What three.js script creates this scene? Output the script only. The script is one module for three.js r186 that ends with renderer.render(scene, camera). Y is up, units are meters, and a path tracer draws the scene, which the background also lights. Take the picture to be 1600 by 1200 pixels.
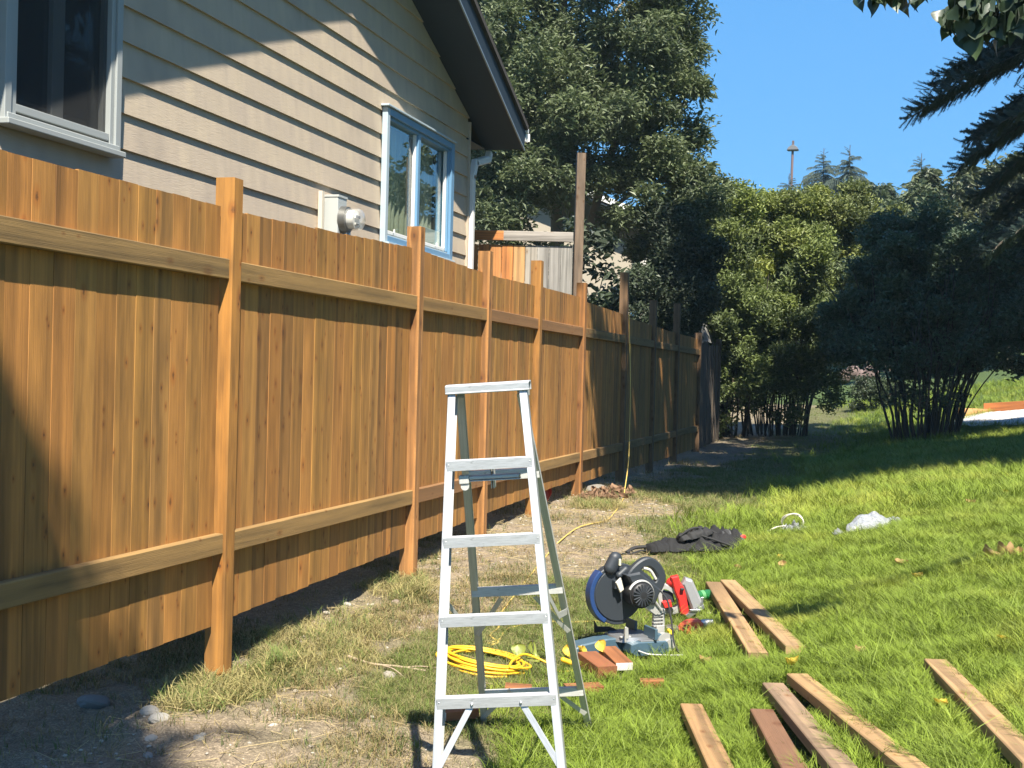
import * as THREE from 'three';
import { mergeGeometries } from 'three/addons/utils/BufferGeometryUtils.js';
import { RoundedBoxGeometry } from 'three/addons/geometries/RoundedBoxGeometry.js';

// ------------------------------------------------------------------ camera, sky, sun, exposure
const scene = new THREE.Scene();
const camera = new THREE.PerspectiveCamera(33.398, 4 / 3, 0.1, 900);
camera.rotation.order = 'YXZ';
camera.rotation.set(THREE.MathUtils.degToRad(-0.4), THREE.MathUtils.degToRad(16.04), THREE.MathUtils.degToRad(1.43));
camera.position.set(0, 1.65, 0);

const renderer = new THREE.WebGLRenderer({ antialias: true });
renderer.toneMapping = THREE.LinearToneMapping;
renderer.toneMappingExposure = 2.5;
renderer.shadowMap.enabled = true;

const SUN = new THREE.Vector3(1, 3.2, 2).normalize();
{
  const W = 512, Hh = 256, d = new Float32Array(W * Hh * 4);
  for (let j = 0; j < Hh; j++) for (let i = 0; i < W; i++) {
    const el = ((j + 0.5) / Hh - 0.5) * Math.PI, az = ((i + 0.5) / W - 0.5) * 2 * Math.PI;
    const y = Math.sin(el), x = Math.cos(az) * Math.cos(el), z = Math.sin(az) * Math.cos(el);
    const c = x * SUN.x + y * SUN.y + z * SUN.z;
    const t = Math.pow(Math.max(0, y), 0.55), k = (j * W + i) * 4;
    const mix = (a, b) => a + (b - a) * t;
    let r = mix(0.112, 0.014), g = mix(0.295, 0.085), b = mix(0.49, 0.295);
    const glow = 0.9 * Math.pow(Math.max(0, c), 40) + 0.16 * Math.pow(Math.max(0, c), 5);
    r += glow * 0.5; g += glow * 0.55; b += glow * 0.6;
    if (y < 0) { r = 0.06; g = 0.075; b = 0.06; }
    d[k] = r; d[k + 1] = g; d[k + 2] = b; d[k + 3] = 1;
  }
  const sky = new THREE.DataTexture(d, W, Hh, THREE.RGBAFormat, THREE.FloatType);
  sky.mapping = THREE.EquirectangularReflectionMapping;
  sky.magFilter = sky.minFilter = THREE.LinearFilter;
  sky.needsUpdate = true;
  scene.background = sky; scene.environment = sky;
}
const sun = new THREE.DirectionalLight(new THREE.Color().setRGB(1.0, 0.93, 0.80), 4.9);
sun.position.copy(SUN).multiplyScalar(60).add(new THREE.Vector3(0, 0, -12));
sun.target.position.set(0, 0, -12);
sun.castShadow = true;
sun.shadow.mapSize.set(4096, 4096);
Object.assign(sun.shadow.camera, { left: -30, right: 30, top: 40, bottom: -40, near: 1, far: 160 });
scene.add(sun, sun.target);
scene.fog = new THREE.FogExp2(new THREE.Color().setRGB(0.55, 0.74, 0.8), 0.0006);

// ------------------------------------------------------------------ helpers
const rng = (s) => () => { s |= 0; s = (s + 0x6d2b79f5) | 0; let t = Math.imul(s ^ (s >>> 15), 1 | s); t = (t + Math.imul(t ^ (t >>> 7), 61 | t)) ^ t; return ((t ^ (t >>> 14)) >>> 0) / 4294967296; };
const hash = (x, y, s) => { let n = Math.imul(x | 0, 374761393) + Math.imul(y | 0, 668265263) + Math.imul(s | 0, 1274126177); n = Math.imul(n ^ (n >>> 13), 1274126177); return ((n ^ (n >>> 16)) >>> 0) / 4294967296; };
function vn(x, y, s = 0) {
  const ix = Math.floor(x), iy = Math.floor(y); let fx = x - ix, fy = y - iy;
  fx = fx * fx * (3 - 2 * fx); fy = fy * fy * (3 - 2 * fy);
  const a = hash(ix, iy, s), b = hash(ix + 1, iy, s), c = hash(ix, iy + 1, s), d = hash(ix + 1, iy + 1, s);
  return a + (b - a) * fx + (c - a) * fy + (a - b - c + d) * fx * fy;
}
const fbm = (x, y, o = 4, s = 0) => { let v = 0, a = 0.5, t = 0; for (let i = 0; i < o; i++) { v += a * vn(x, y, s + i * 17); t += a; a *= 0.5; x *= 2.03; y *= 2.03; } return v / t; };
const clamp = (x, a = 0, b = 1) => Math.min(b, Math.max(a, x));
const sstep = (a, b, x) => { const t = clamp((x - a) / (b - a)); return t * t * (3 - 2 * t); };
const lerp = (a, b, t) => a + (b - a) * t;
const V = (x, y, z) => new THREE.Vector3(x, y, z);
const R = rng(20240817);

function tex(w, h, fn, { srgb = true, wrap = THREE.MirroredRepeatWrapping } = {}) {
  const d = new Uint8Array(w * h * 4), o = [0, 0, 0];
  for (let j = 0; j < h; j++) for (let i = 0; i < w; i++) {
    fn(i / w, j / h, o, i, j);
    const k = (j * w + i) * 4;
    for (let c = 0; c < 3; c++) d[k + c] = 255 * (srgb ? Math.pow(clamp(o[c]), 1 / 2.2) : clamp(o[c]));
    d[k + 3] = 255;
  }
  const t = new THREE.DataTexture(d, w, h, THREE.RGBAFormat);
  t.magFilter = THREE.LinearFilter; t.minFilter = THREE.LinearMipmapLinearFilter; t.generateMipmaps = true;
  t.wrapS = t.wrapT = wrap; if (srgb) t.colorSpace = THREE.SRGBColorSpace;
  t.needsUpdate = true; return t;
}
const rgb = (r, g, b) => new THREE.Color().setRGB(r, g, b);
const std = (c, rough = 0.7, metal = 0, extra = {}) => new THREE.MeshStandardMaterial({ color: c.isColor ? c : rgb(...c), roughness: rough, metalness: metal, side: THREE.DoubleSide, ...extra });
const phys = (c, extra = {}) => new THREE.MeshPhysicalMaterial({ color: rgb(...c), side: THREE.DoubleSide, ...extra });

const taken = {};
const numbered = (n) => { const k = (taken[n] = (taken[n] ?? -1) + 1); return k ? `${n}_${String(k).padStart(3, '0')}` : n; };
function tag(o, label, category, group, kind) {
  if (label) o.userData.label = label; if (category) o.userData.category = category;
  if (group) o.userData.group = group; if (kind) o.userData.kind = kind; return o;
}
const shade = (o) => { o.castShadow = true; o.receiveShadow = true; return o; };
function thing(name, label, category, at = [0, 0, 0], turn = 0, group) {
  const o = new THREE.Group(); o.name = numbered(name); o.position.set(...at); o.rotation.y = turn; scene.add(o);
  return tag(o, label, category, group);
}
function soloThing(name, geo, m, label, category, group) {
  const o = shade(new THREE.Mesh(geo, m)); o.name = numbered(name); scene.add(o); return tag(o, label, category, group);
}
function struct(name, geo, m) { const o = shade(new THREE.Mesh(geo, m)); o.name = name; o.userData.kind = 'structure'; scene.add(o); return o; }
const flat = (g) => { const q = g.index ? g.toNonIndexed() : g; for (const k of Object.keys(q.attributes)) if (!['position', 'normal', 'uv'].includes(k)) q.deleteAttribute(k); if (!q.attributes.normal) q.computeVertexNormals(); if (!q.attributes.uv) q.setAttribute('uv', new THREE.BufferAttribute(new Float32Array(q.attributes.position.count * 2), 2)); return q; };
const merge = (list) => list.length === 1 ? list[0] : mergeGeometries(list.map(flat));
function part(name, geo, m, parent, label, kind) {
  const o = shade(new THREE.Mesh(Array.isArray(geo) ? merge(geo) : geo, m)); o.name = name; parent.add(o);
  return tag(o, label, null, null, kind);
}
const bx = (w, h, d, x = 0, y = 0, z = 0, r = 0.004) => new RoundedBoxGeometry(w, h, d, 1, Math.min(r, w * 0.45, h * 0.45, d * 0.45)).translate(x, y, z);
const cyl = (r0, r1, h, x = 0, y = 0, z = 0, n = 16) => new THREE.CylinderGeometry(r0, r1, h, n).translate(x, y, z);
function tube(pts, r, seg = 40, n = 6, closed = false) { return new THREE.TubeGeometry(new THREE.CatmullRomCurve3(pts.map((p) => p.isVector3 ? p : V(...p)), closed), seg, r, n, closed); }
// a tapered limb through points
function limb(pts, r0, r1, seg = 12, n = 6, wob = 0) {
  const c = new THREE.CatmullRomCurve3(pts.map((p) => p.isVector3 ? p : V(...p))), fr = c.computeFrenetFrames(seg, false), pos = [], idx = [], uv = [];
  for (let i = 0; i <= seg; i++) {
    const p = c.getPointAt(i / seg), r = lerp(r0, r1, i / seg);
    for (let j = 0; j <= n; j++) {
      const a = (j / n) * Math.PI * 2, q = p.clone().addScaledVector(fr.normals[i], Math.cos(a) * r * (1 + wob * (hash(i, j % n, 3) - 0.5))).addScaledVector(fr.binormals[i], Math.sin(a) * r * (1 + wob * (hash(i, j % n, 5) - 0.5)));
      pos.push(q.x, q.y, q.z); uv.push(j / n, i / seg * 4);
      if (i < seg && j < n) { const k = i * (n + 1) + j; idx.push(k, k + 1, k + n + 1, k + 1, k + n + 2, k + n + 1); }
    }
  }
  const g = new THREE.BufferGeometry(); g.setAttribute('position', new THREE.Float32BufferAttribute(pos, 3)); g.setAttribute('uv', new THREE.Float32BufferAttribute(uv, 2)); g.setIndex(idx); g.computeVertexNormals(); return g;
}
// a sawn timber: long axis +Y from 0 to len, front face at z = 0 looking +Z, w across X, t deep
function beam(len, w, t, { ch = 0.003, lane = 0, lanes = 1, v0 = 0, texLen = 2, topCut = 0 } = {}) {
  const P = [[-w / 2, -t], [w / 2, -t], [w / 2, -ch], [w / 2 - ch, 0], [-w / 2 + ch, 0], [-w / 2, -ch]];
  const pos = [], uv = [], U = (p) => (lane + clamp(0.5 + (p[0] / w) * 0.94 + Math.sign(p[0]) * (p[1] / w) * 0.9, 0.02, 0.98)) / lanes;
  const top = (p) => len + topCut * p[0] / w;
  for (let i = 0; i < 6; i++) {
    const a = P[i], b = P[(i + 1) % 6];
    const q = [[a[0], 0, a[1]], [b[0], 0, b[1]], [b[0], top(b), b[1]], [a[0], top(a), a[1]]];
    const ua = U(a), ub = U(b);
    for (const k of [0, 2, 1, 0, 3, 2]) { pos.push(...q[k]); uv.push(k === 0 || k === 3 ? ua : ub, v0 + q[k][1] / texLen); }
  }
  for (const e of [0, 1]) for (let i = 1; i < 5; i++) for (const k of e ? [0, i + 1, i] : [0, i, i + 1]) { const p = P[k]; pos.push(p[0], e ? top(p) : 0, p[1]); uv.push(U(p), v0 + p[1] * 0.3); }
  const g = new THREE.BufferGeometry(); g.setAttribute('position', new THREE.Float32BufferAttribute(pos, 3)); g.setAttribute('uv', new THREE.Float32BufferAttribute(uv, 2));
  // outward winding
  const A = g.attributes.position.array, n = V(0, 0, 0), a = V(0, 0, 0), b = V(0, 0, 0), c = V(0, 0, 0), cen = V(0, len / 2, -t / 2), UV = g.attributes.uv.array;
  for (let i = 0; i < A.length; i += 9) {
    a.fromArray(A, i); b.fromArray(A, i + 3); c.fromArray(A, i + 6);
    n.copy(b).sub(a).cross(c.clone().sub(a)); const m = a.clone().add(b).add(c).divideScalar(3).sub(cen); if (Math.abs(n.y) < 1e-9) m.y = 0;
    if (n.dot(m) < 0) { b.toArray(A, i + 6); c.toArray(A, i + 3); const k = (i / 9) * 6, s = [UV[k + 2], UV[k + 3]]; UV[k + 2] = UV[k + 4]; UV[k + 3] = UV[k + 5]; UV[k + 4] = s[0]; UV[k + 5] = s[1]; }
  }
  g.computeVertexNormals(); return g;
}
function extr(pts, depth, bevel = 0.003, holes = []) {
  const s = new THREE.Shape(pts.map((p) => new THREE.Vector2(...p)));
  for (const h of holes) s.holes.push(new THREE.Path(h.map((p) => new THREE.Vector2(...p))));
  return new THREE.ExtrudeGeometry(s, { depth, bevelEnabled: bevel > 0, bevelSize: bevel, bevelThickness: bevel, bevelSegments: 1, steps: 1, curveSegments: 6 });
}
const smoothLoop = (pts, n = 40) => new THREE.CatmullRomCurve3(pts.map((p) => V(p[0], p[1], 0)), true).getPoints(n).slice(0, -1).map((p) => [p.x, p.y]);
// set a mesh so that its local +Y runs from a to b and +Z looks as close as possible to `up`
function along(o, a, b, up) {
  const y = b.clone().sub(a).normalize(), x = y.clone().cross(up).normalize(), z = x.clone().cross(y);
  o.matrixAutoUpdate = true; o.quaternion.setFromRotationMatrix(new THREE.Matrix4().makeBasis(x, y, z)); o.position.copy(a); return o;
}

// ------------------------------------------------------------------ terrain shape
const tab = (t, x) => { if (x <= t[0][0]) return t[0][1]; for (let i = 1; i < t.length; i++) if (x <= t[i][0]) { const [a, b] = [t[i - 1], t[i]]; return lerp(a[1], b[1], (x - a[0]) / (b[0] - a[0])); } return t[t.length - 1][1]; };
const PROF = [[-5, 0], [0, 0.06], [3.5, 0.19], [5.1, 0.26], [7.5, 0.385], [8.9, 0.46], [10.4, 0.49], [12, 0.49], [14, 0.47], [18, 0.45], [21, 0.5], [30, 0.62], [45, 1.6], [60, 2.9], [120, 4.5]];
const DIP = [[0, 0.2], [4.2, 0.2], [5, 0.13], [6, 0.12], [11, 0.04], [16, 0]];
function groundH(x, z) {
  const s = -z, u = x + 2.8, v = Math.max(0, u - 1.6);
  let sl = 0.16 * v * v / (v + 0.6);
  if (sl > 0.75) sl = 0.75 + (sl - 0.75) / (1 + (sl - 0.75) / 0.35);
  return tab(PROF, s) - tab(DIP, s) * Math.exp(-(((u - 1.9) / 0.9) ** 2)) + sl;
}
// 1 = bare earth, 0 = turf
function dirtAt(x, z) {
  const s = -z, u = x + 2.8;
  if (u < -0.15) return 0.75;
  const edge = tab([[2, 1.5], [4.0, 1.25], [4.7, 1.05], [5.3, 0.75], [6, 0.85], [7, 1.0], [9, 0.95], [11, 1.0], [12.5, 0.75], [14, 0.5], [18, 0.75], [25, 0.9]], s);
  const n = fbm(x * 1.7 + 3, z * 1.7, 4, 11) - 0.5;
  return sstep(0.28, -0.28, u - edge - n * 1.5) * (0.75 + 0.25 * sstep(0.35, 0.6, fbm(x * 4, z * 4, 3, 5)));
}
const lushAt = (x, z) => sstep(1.2, 2.5, x + 2.8 + (fbm(x * 0.9, z * 0.9, 3, 31) - 0.5) * 1.2 - (z < -11 ? 0.3 : 0));
const bumpH = (x, z, d) => d * ((fbm(x * 5, z * 5, 3, 41) - 0.5) * 0.06 + (fbm(x * 17, z * 17, 2, 43) - 0.5) * 0.035) + (fbm(x * 1.3, z * 1.3, 2, 47) - 0.5) * 0.03;

// ------------------------------------------------------------------ materials
const LANES = 12;
const boardTone0 = [[0.43, 0.215, 0.078], [0.37, 0.175, 0.06], [0.46, 0.25, 0.09], [0.40, 0.20, 0.066], [0.33, 0.16, 0.058], [0.44, 0.25, 0.105], [0.38, 0.20, 0.068], [0.26, 0.135, 0.055], [0.41, 0.225, 0.085], [0.45, 0.21, 0.075], [0.36, 0.19, 0.07], [0.42, 0.235, 0.078]];
const boardTone = boardTone0.map(([r, g, b]) => [lerp(r, 0.395, 0.35) * 0.86, lerp(g, 0.205, 0.35) * 0.775, lerp(b, 0.073, 0.35) * 0.48]);
function woodTexture(w, h, lanes, tones, { lenM, widM, knots = 6, seed = 1, streak = 0.5, knotCol = [0.09, 0.035, 0.014], blot = 0.35 }) {
  const r = rng(seed), K = [];
  for (let l = 0; l < lanes; l++) { K[l] = []; const n = Math.round(knots * (0.5 + r())); for (let i = 0; i < n; i++) K[l].push([r(), r() * lenM, 0.0028 + r() * r() * 0.010, r()]); }
  return tex(w, h, (u, v, o) => {
    const lf = u * lanes, l = Math.min(lanes - 1, Math.floor(lf)), y = v * lenM; let x = (lf - l) * widM;
    let kd = 0, halo = 0, wx = 0;
    for (const k of K[l]) {
      const dx = x - k[0] * widM, dy = (y - k[1]) / 1.7, q = dx * dx + dy * dy, rr = k[2];
      if (q < rr * rr * 60) { const d = Math.sqrt(q); kd = Math.max(kd, sstep(rr * 1.15, rr * 0.5, d + (vn(dx * 500, dy * 500, l) - 0.5) * rr * 0.7) * (0.55 + 0.45 * k[3])); halo = Math.max(halo, sstep(rr * 4, rr, d)); wx += dx * 0.9 * Math.exp(-q / (rr * rr * 8)); }
    }
    const xx = x - wx + (fbm(y * 0.8, l * 7.1, 2, seed) - 0.5) * 0.05;
    const ring = vn(xx * 120 + fbm(xx * 18, y * 0.9, 3, seed + l) * 7, y * 0.35 + l * 13, seed + 3);
    const fine = vn(xx * 700, y * 5 + l * 5, seed + 5), big = fbm(xx * 9, y * 0.7 + l * 3, 3, seed + 9), bl = fbm(xx * 30 + l, y * 6, 3, seed + 12);
    const cath = vn(xx * 34 + fbm(xx * 9, y * 0.55 + l * 3, 2, seed + 31) * 9, y * 0.5 + l * 5, seed + 33);
    const m = 1 + streak * (ring - 0.55) * 0.26 + streak * (cath - 0.5) * 0.34 + (fine - 0.5) * 0.13 + (big - 0.5) * 0.5 + (bl - 0.5) * blot * 0.5 + (fbm(y * 1.3, l * 3.7, 3, seed + 40) - 0.5) * 0.5;
    const dark = sstep(0.66, 0.86, vn(xx * 26 + 9, y * 0.35 + l * 9, seed + 21)) * 0.34, t = tones[l];
    for (let c = 0; c < 3; c++) { let q = t[c] * m * (1 - dark) * (1 - halo * 0.28 * (c + 1) / 2); q = lerp(q, knotCol[c], kd * 0.85); o[c] = Math.max(0.004, q); }
  });
}
const texCedar = woodTexture(1024, 2048, LANES, boardTone, { lenM: 2, widM: 0.14, knots: 11, seed: 5, streak: 0.95, blot: 1.0, knotCol: [0.05, 0.02, 0.008] });
const texRail = woodTexture(512, 2048, 4, [[0.31, 0.185, 0.062], [0.28, 0.16, 0.052], [0.27, 0.135, 0.05], [0.32, 0.195, 0.068]], { lenM: 2, widM: 0.1, knots: 5, seed: 8, streak: 0.9, knotCol: [0.14, 0.07, 0.03], blot: 0.7 });
const texLumber = woodTexture(512, 1024, 6, [[0.36, 0.225, 0.105], [0.37, 0.24, 0.115], [0.34, 0.20, 0.085], [0.17, 0.085, 0.042], [0.30, 0.20, 0.12], [0.38, 0.235, 0.105]], { lenM: 2, widM: 0.1, knots: 5, seed: 12, streak: 0.6, blot: 0.9 });
const texGrey = woodTexture(1024, 1024, 8, [[0.46, 0.20, 0.06], [0.44, 0.17, 0.045], [0.47, 0.27, 0.11], [0.29, 0.26, 0.22], [0.26, 0.245, 0.225], [0.31, 0.28, 0.25], [0.27, 0.255, 0.235], [0.30, 0.285, 0.26]], { lenM: 2, widM: 0.14, knots: 5, seed: 22, streak: 1.4, blot: 0.9, knotCol: [0.06, 0.045, 0.035] });
const texPost = woodTexture(512, 2048, 4, [[0.44, 0.205, 0.045], [0.40, 0.18, 0.055], [0.43, 0.205, 0.05], [0.25, 0.15, 0.085]], { lenM: 2.4, widM: 0.1, knots: 8, seed: 31, streak: 1.1, blot: 1.6 });
const bumpGrain = tex(512, 512, (u, v, o) => { const q = vn(u * 160, v * 10, 3) * 0.5 + vn(u * 60, v * 4, 9) * 0.5; o[0] = o[1] = o[2] = q; }, { srgb: false });
const stipple = tex(512, 512, (u, v, o) => { let q = 0.75; const k = 30, a = vn(u * k * 2.2, v * k * 1.1, 4), b = vn(u * k * 3.1 + 7, v * k * 1.7, 8); q -= sstep(0.55, 0.8, a) * 0.6 + sstep(0.62, 0.8, b) * 0.35; o[0] = o[1] = o[2] = clamp(q); }, { srgb: false });
const rep = (t, x, y) => { const c = t.clone(); c.repeat.set(x, y); c.needsUpdate = true; return c; };

const M = {};
M.cedar = std([1, 1, 1], 0.72, 0, { map: texCedar, bumpMap: rep(bumpGrain, 12, 3), bumpScale: 0.0009 });
M.rail = std([0.86, 0.86, 0.86], 0.8, 0, { map: texRail, bumpMap: rep(bumpGrain, 4, 3), bumpScale: 0.0008 });
M.post = std([0.70, 0.68, 0.60], 0.82, 0, { map: texPost, bumpMap: rep(bumpGrain, 4, 3), bumpScale: 0.0008 });
M.postRough = std([0.95, 0.98, 0.95], 0.85, 0, { map: texPost, bumpMap: rep(stipple, 5, 14), bumpScale: 0.001 });
M.postGrey = std([0.62, 0.72, 0.85], 0.85, 0, { map: texPost, bumpMap: rep(bumpGrain, 4, 3), bumpScale: 0.001 });
M.grey = std([1, 1, 1], 0.85, 0, { map: texGrey, bumpMap: rep(bumpGrain, 8, 2), bumpScale: 0.0014 });
M.greyDark = std([0.32, 0.27, 0.22], 0.9, 0, { map: texGrey });
M.lumber = std([1, 1, 1], 0.8, 0, { map: texLumber, bumpMap: rep(bumpGrain, 6, 2), bumpScale: 0.0008 });
{
  const emb = tex(1024, 512, (u, v, o) => {
    const w = fbm(u * 6, v * 14, 3, 3) * 2.4, q = vn(u * 22 + w * 0.5, v * 150 + w * 3.0, 6), f = vn(u * 70, v * 250 + w * 4, 9);
    o[0] = o[1] = o[2] = 0.35 + 0.45 * q + 0.2 * f;
  }, { srgb: false, wrap: THREE.RepeatWrapping });
  emb.repeat.set(1, 1);
  const col = tex(1024, 512, (u, v, o) => { const n = fbm(u * 9, v * 5, 4, 71), s = fbm(u * 40, v * 3, 3, 77), k = 0.92 + 0.24 * (n - 0.5) + 0.12 * (s - 0.5) - 0.16 * sstep(0.62, 0.8, fbm(u * 3, v * 2.2, 3, 79)); o[0] = 0.535 * k; o[1] = 0.44 * k; o[2] = 0.332 * k * (1 - 0.1 * (n - 0.5)); });
  col.repeat.set(0.5, 0.5);
  M.siding = std([1, 1, 1], 0.62, 0, { map: col, bumpMap: emb, bumpScale: 0.0011 });
}
M.slate = std([0.012, 0.027, 0.046], 0.7);
M.fascia = std([0.013, 0.022, 0.032], 0.6);
M.drip = std([0.22, 0.26, 0.28], 0.4, 0.3);
M.shingle = std([0.045, 0.04, 0.038], 0.95);
M.whitePaint = std([0.72, 0.72, 0.70], 0.45);
M.vinyl = std([0.33, 0.35, 0.345], 0.5);
M.blue = std([0.135, 0.27, 0.42], 0.42);
M.bluePale = std([0.40, 0.48, 0.53], 0.42);
M.darkGap = std([0.02, 0.02, 0.022], 0.8);
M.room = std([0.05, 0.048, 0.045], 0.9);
M.glass = new THREE.MeshPhysicalMaterial({ color: rgb(0.9, 0.95, 0.93), roughness: 0.0, transmission: 1, thickness: 0, ior: 1.52, side: THREE.DoubleSide });
M.screen = new THREE.MeshPhysicalMaterial({ color: rgb(0.03, 0.03, 0.03), roughness: 0.7, transparent: true, opacity: 0.62, side: THREE.DoubleSide });
M.alu = std([0.58, 0.585, 0.59], 0.5, 0.5, { roughnessMap: tex(256, 256, (u, v, o) => { const q = 0.75 + 0.45 * (fbm(u * 9, v * 9, 4, 5) - 0.5) + 0.12 * vn(u * 120, v * 6, 8); o[0] = o[1] = o[2] = q; }, { srgb: false }), map: tex(256, 256, (u, v, o) => { const q = 0.9 + 0.35 * (fbm(u * 12, v * 12, 4, 15) - 0.5) - 0.25 * sstep(0.74, 0.86, fbm(u * 20, v * 7, 2, 25)); o[0] = o[1] = o[2] = clamp(q); }) });
M.aluDull = std([0.60, 0.59, 0.55], 0.5, 0.25, { map: M.alu.map });
M.black = std([0.018, 0.018, 0.02], 0.5);
M.rubber = std([0.03, 0.03, 0.032], 0.85);
M.charcoal = std([0.028, 0.034, 0.042], 0.5);
M.castGrey = std([0.52, 0.51, 0.48], 0.42, 0.45);
M.sawBlue = std([0.055, 0.10, 0.135], 0.45);
M.guardBlue = std([0.02, 0.05, 0.15], 0.3);
M.red = std([0.55, 0.03, 0.025], 0.38);
M.redFaded = std([0.62, 0.085, 0.045], 0.5);
M.steel = std([0.55, 0.56, 0.57], 0.3, 0.85);
M.yellow = phys([0.72, 0.42, 0.02], { roughness: 0.45 });
M.yellowPale = phys([0.62, 0.44, 0.11], { roughness: 0.6 });
M.bark = std([0.10, 0.085, 0.066], 0.95);
M.barkPale = std([0.26, 0.20, 0.15], 0.95);
M.stem = std([0.055, 0.045, 0.036], 0.9);

// ------------------------------------------------------------------ the ground: one sheet, fine where it is near
const lines = (segs) => { const o = [segs[0][0]]; for (const [a, b, st, gr = 1] of segs) { let p = a, s = st; while (p < b - 1e-6) { p = Math.min(b, p + s); if (b - p < s * 0.3) p = b; o.push(p); s *= gr; } } return o; };
{
  const left = lines([[4, 90, 0.08, 1.13]]).slice(1).map((v) => -v).reverse();
  const xs = [...left, ...lines([[-4, 1.6, 0.045], [1.6, 4, 0.09], [4, 90, 0.12, 1.13]])];
  const zs = lines([[-3.2, 60, 0.12, 1.15]]).slice(1).reverse().concat(lines([[3.2, 9, 0.045], [9, 16, 0.09], [16, 34, 0.22], [34, 200, 0.3, 1.12]]).map((v) => -v));
  const nx = xs.length, nz = zs.length, pos = new Float32Array(nx * nz * 3), col = new Float32Array(nx * nz * 3), uv = new Float32Array(nx * nz * 2), idx = new Uint32Array((nx - 1) * (nz - 1) * 6);
  let k = 0;
  for (let j = 0; j < nz; j++) for (let i = 0; i < nx; i++) {
    const x = xs[i], z = zs[j], near = Math.abs(x + 1) < 8 && z > -36 && z < 1;
    const d = near ? dirtAt(x, z) : 0, lu = near ? lushAt(x, z) : 1, q = j * nx + i;
    pos.set([x, groundH(x, z) + (near ? bumpH(x, z, d) : 0), z], q * 3);
    const n = fbm(x * 2.3, z * 2.3, 3, 51), gr = lerp(0.85, 1.15, n);
    const gx = lerp(0.105, 0.05, lu) * gr, gy = lerp(0.105, 0.085, lu) * gr, gz = lerp(0.04, 0.016, lu) * gr;
    const e = 0.8 + 0.5 * fbm(x * 6, z * 6, 3, 61);
    col.set([lerp(gx, 0.22 * e, d), lerp(gy, 0.175 * e, d), lerp(gz, 0.122 * e, d)], q * 3);
    uv.set([x / 0.9, z / 0.9], q * 2);
    if (i < nx - 1 && j < nz - 1) { idx.set([q, q + nx, q + 1, q + 1, q + nx, q + nx + 1], k); k += 6; }
  }
  const g = new THREE.BufferGeometry();
  g.setAttribute('position', new THREE.BufferAttribute(pos, 3)); g.setAttribute('color', new THREE.BufferAttribute(col, 3)); g.setAttribute('uv', new THREE.BufferAttribute(uv, 2));
  g.setIndex(new THREE.BufferAttribute(idx, 1)); g.computeVertexNormals();
  const grit = tex(1024, 1024, (u, v, o) => { const a = fbm(u * 40, v * 40, 4, 3), b = sstep(0.66, 0.78, vn(u * 150, v * 150, 5)), c = vn(u * 300, v * 300, 8), q = 0.62 + 0.45 * (a - 0.5) + 0.35 * b + 0.25 * (c - 0.5); o[0] = q; o[1] = q * 0.985; o[2] = q * 0.96; }, { wrap: THREE.RepeatWrapping });
  const gb = tex(512, 512, (u, v, o) => { o[0] = o[1] = o[2] = 0.5 * fbm(u * 36, v * 36, 4, 13) + 0.5 * vn(u * 130, v * 130, 15); }, { srgb: false, wrap: THREE.RepeatWrapping });
  struct('lawn', g, std([1.35, 1.35, 1.35], 0.95, 0, { vertexColors: true, map: grit, bumpMap: gb, bumpScale: 0.012 }));
}
const gy = (x, z) => { const near = Math.abs(x + 1) < 8 && z > -36 && z < 1; return groundH(x, z) + (near ? bumpH(x, z, dirtAt(x, z)) : 0); };
// gravel path far right, set a little above the lawn sheet
{
  const o = [[1.3, -25.6], [1.55, -24.2], [2.2, -22.9], [6.5, -20.6], [9, -24], [4.2, -27.2], [2.6, -28.6], [1.75, -29.6]];
  const g = new THREE.ShapeGeometry(new THREE.Shape(o.map((p) => new THREE.Vector2(p[0], -p[1]))), 1), P = g.attributes.position;
  const sub = []; // a finer sheet by hand, so that it follows the slope
  const n = 60; const inside = (x, z) => { let c = false; for (let i = 0, j = o.length - 1; i < o.length; j = i++) if ((o[i][1] > z) !== (o[j][1] > z) && x < ((o[j][0] - o[i][0]) * (z - o[i][1])) / (o[j][1] - o[i][1]) + o[i][0]) c = !c; return c; };
  for (let i = 0; i < n; i++) for (let j = 0; j < n * 2; j++) {
    const s = 9 / n, x = i * s + 0.5, z = -31 + j * s * 0.7; if (!inside(x + s / 2, z)) continue;
    const q = (a, b) => [a, groundH(a, b) + 0.045, b];
    sub.push(...q(x, z), ...q(x, z + s * 0.7), ...q(x + s, z), ...q(x + s, z), ...q(x, z + s * 0.7), ...q(x + s, z + s * 0.7));
  }
  const f = new THREE.BufferGeometry(); f.setAttribute('position', new THREE.Float32BufferAttribute(sub, 3)); f.setAttribute('uv', new THREE.Float32BufferAttribute(sub.filter((_, i) => i % 3 !== 1).map((v) => v / 2), 2)); f.computeVertexNormals();
  struct('gravel_path', f, std([1, 1, 1], 0.95, 0, { map: tex(512, 512, (u, v, c) => { const a = vn(u * 90, v * 90, 2), b = fbm(u * 20, v * 20, 3, 5), q = 0.34 + 0.3 * a + 0.2 * (b - 0.5); c[0] = q; c[1] = q * 0.95; c[2] = q * 0.87; }, { wrap: THREE.RepeatWrapping }) }));
}

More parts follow.
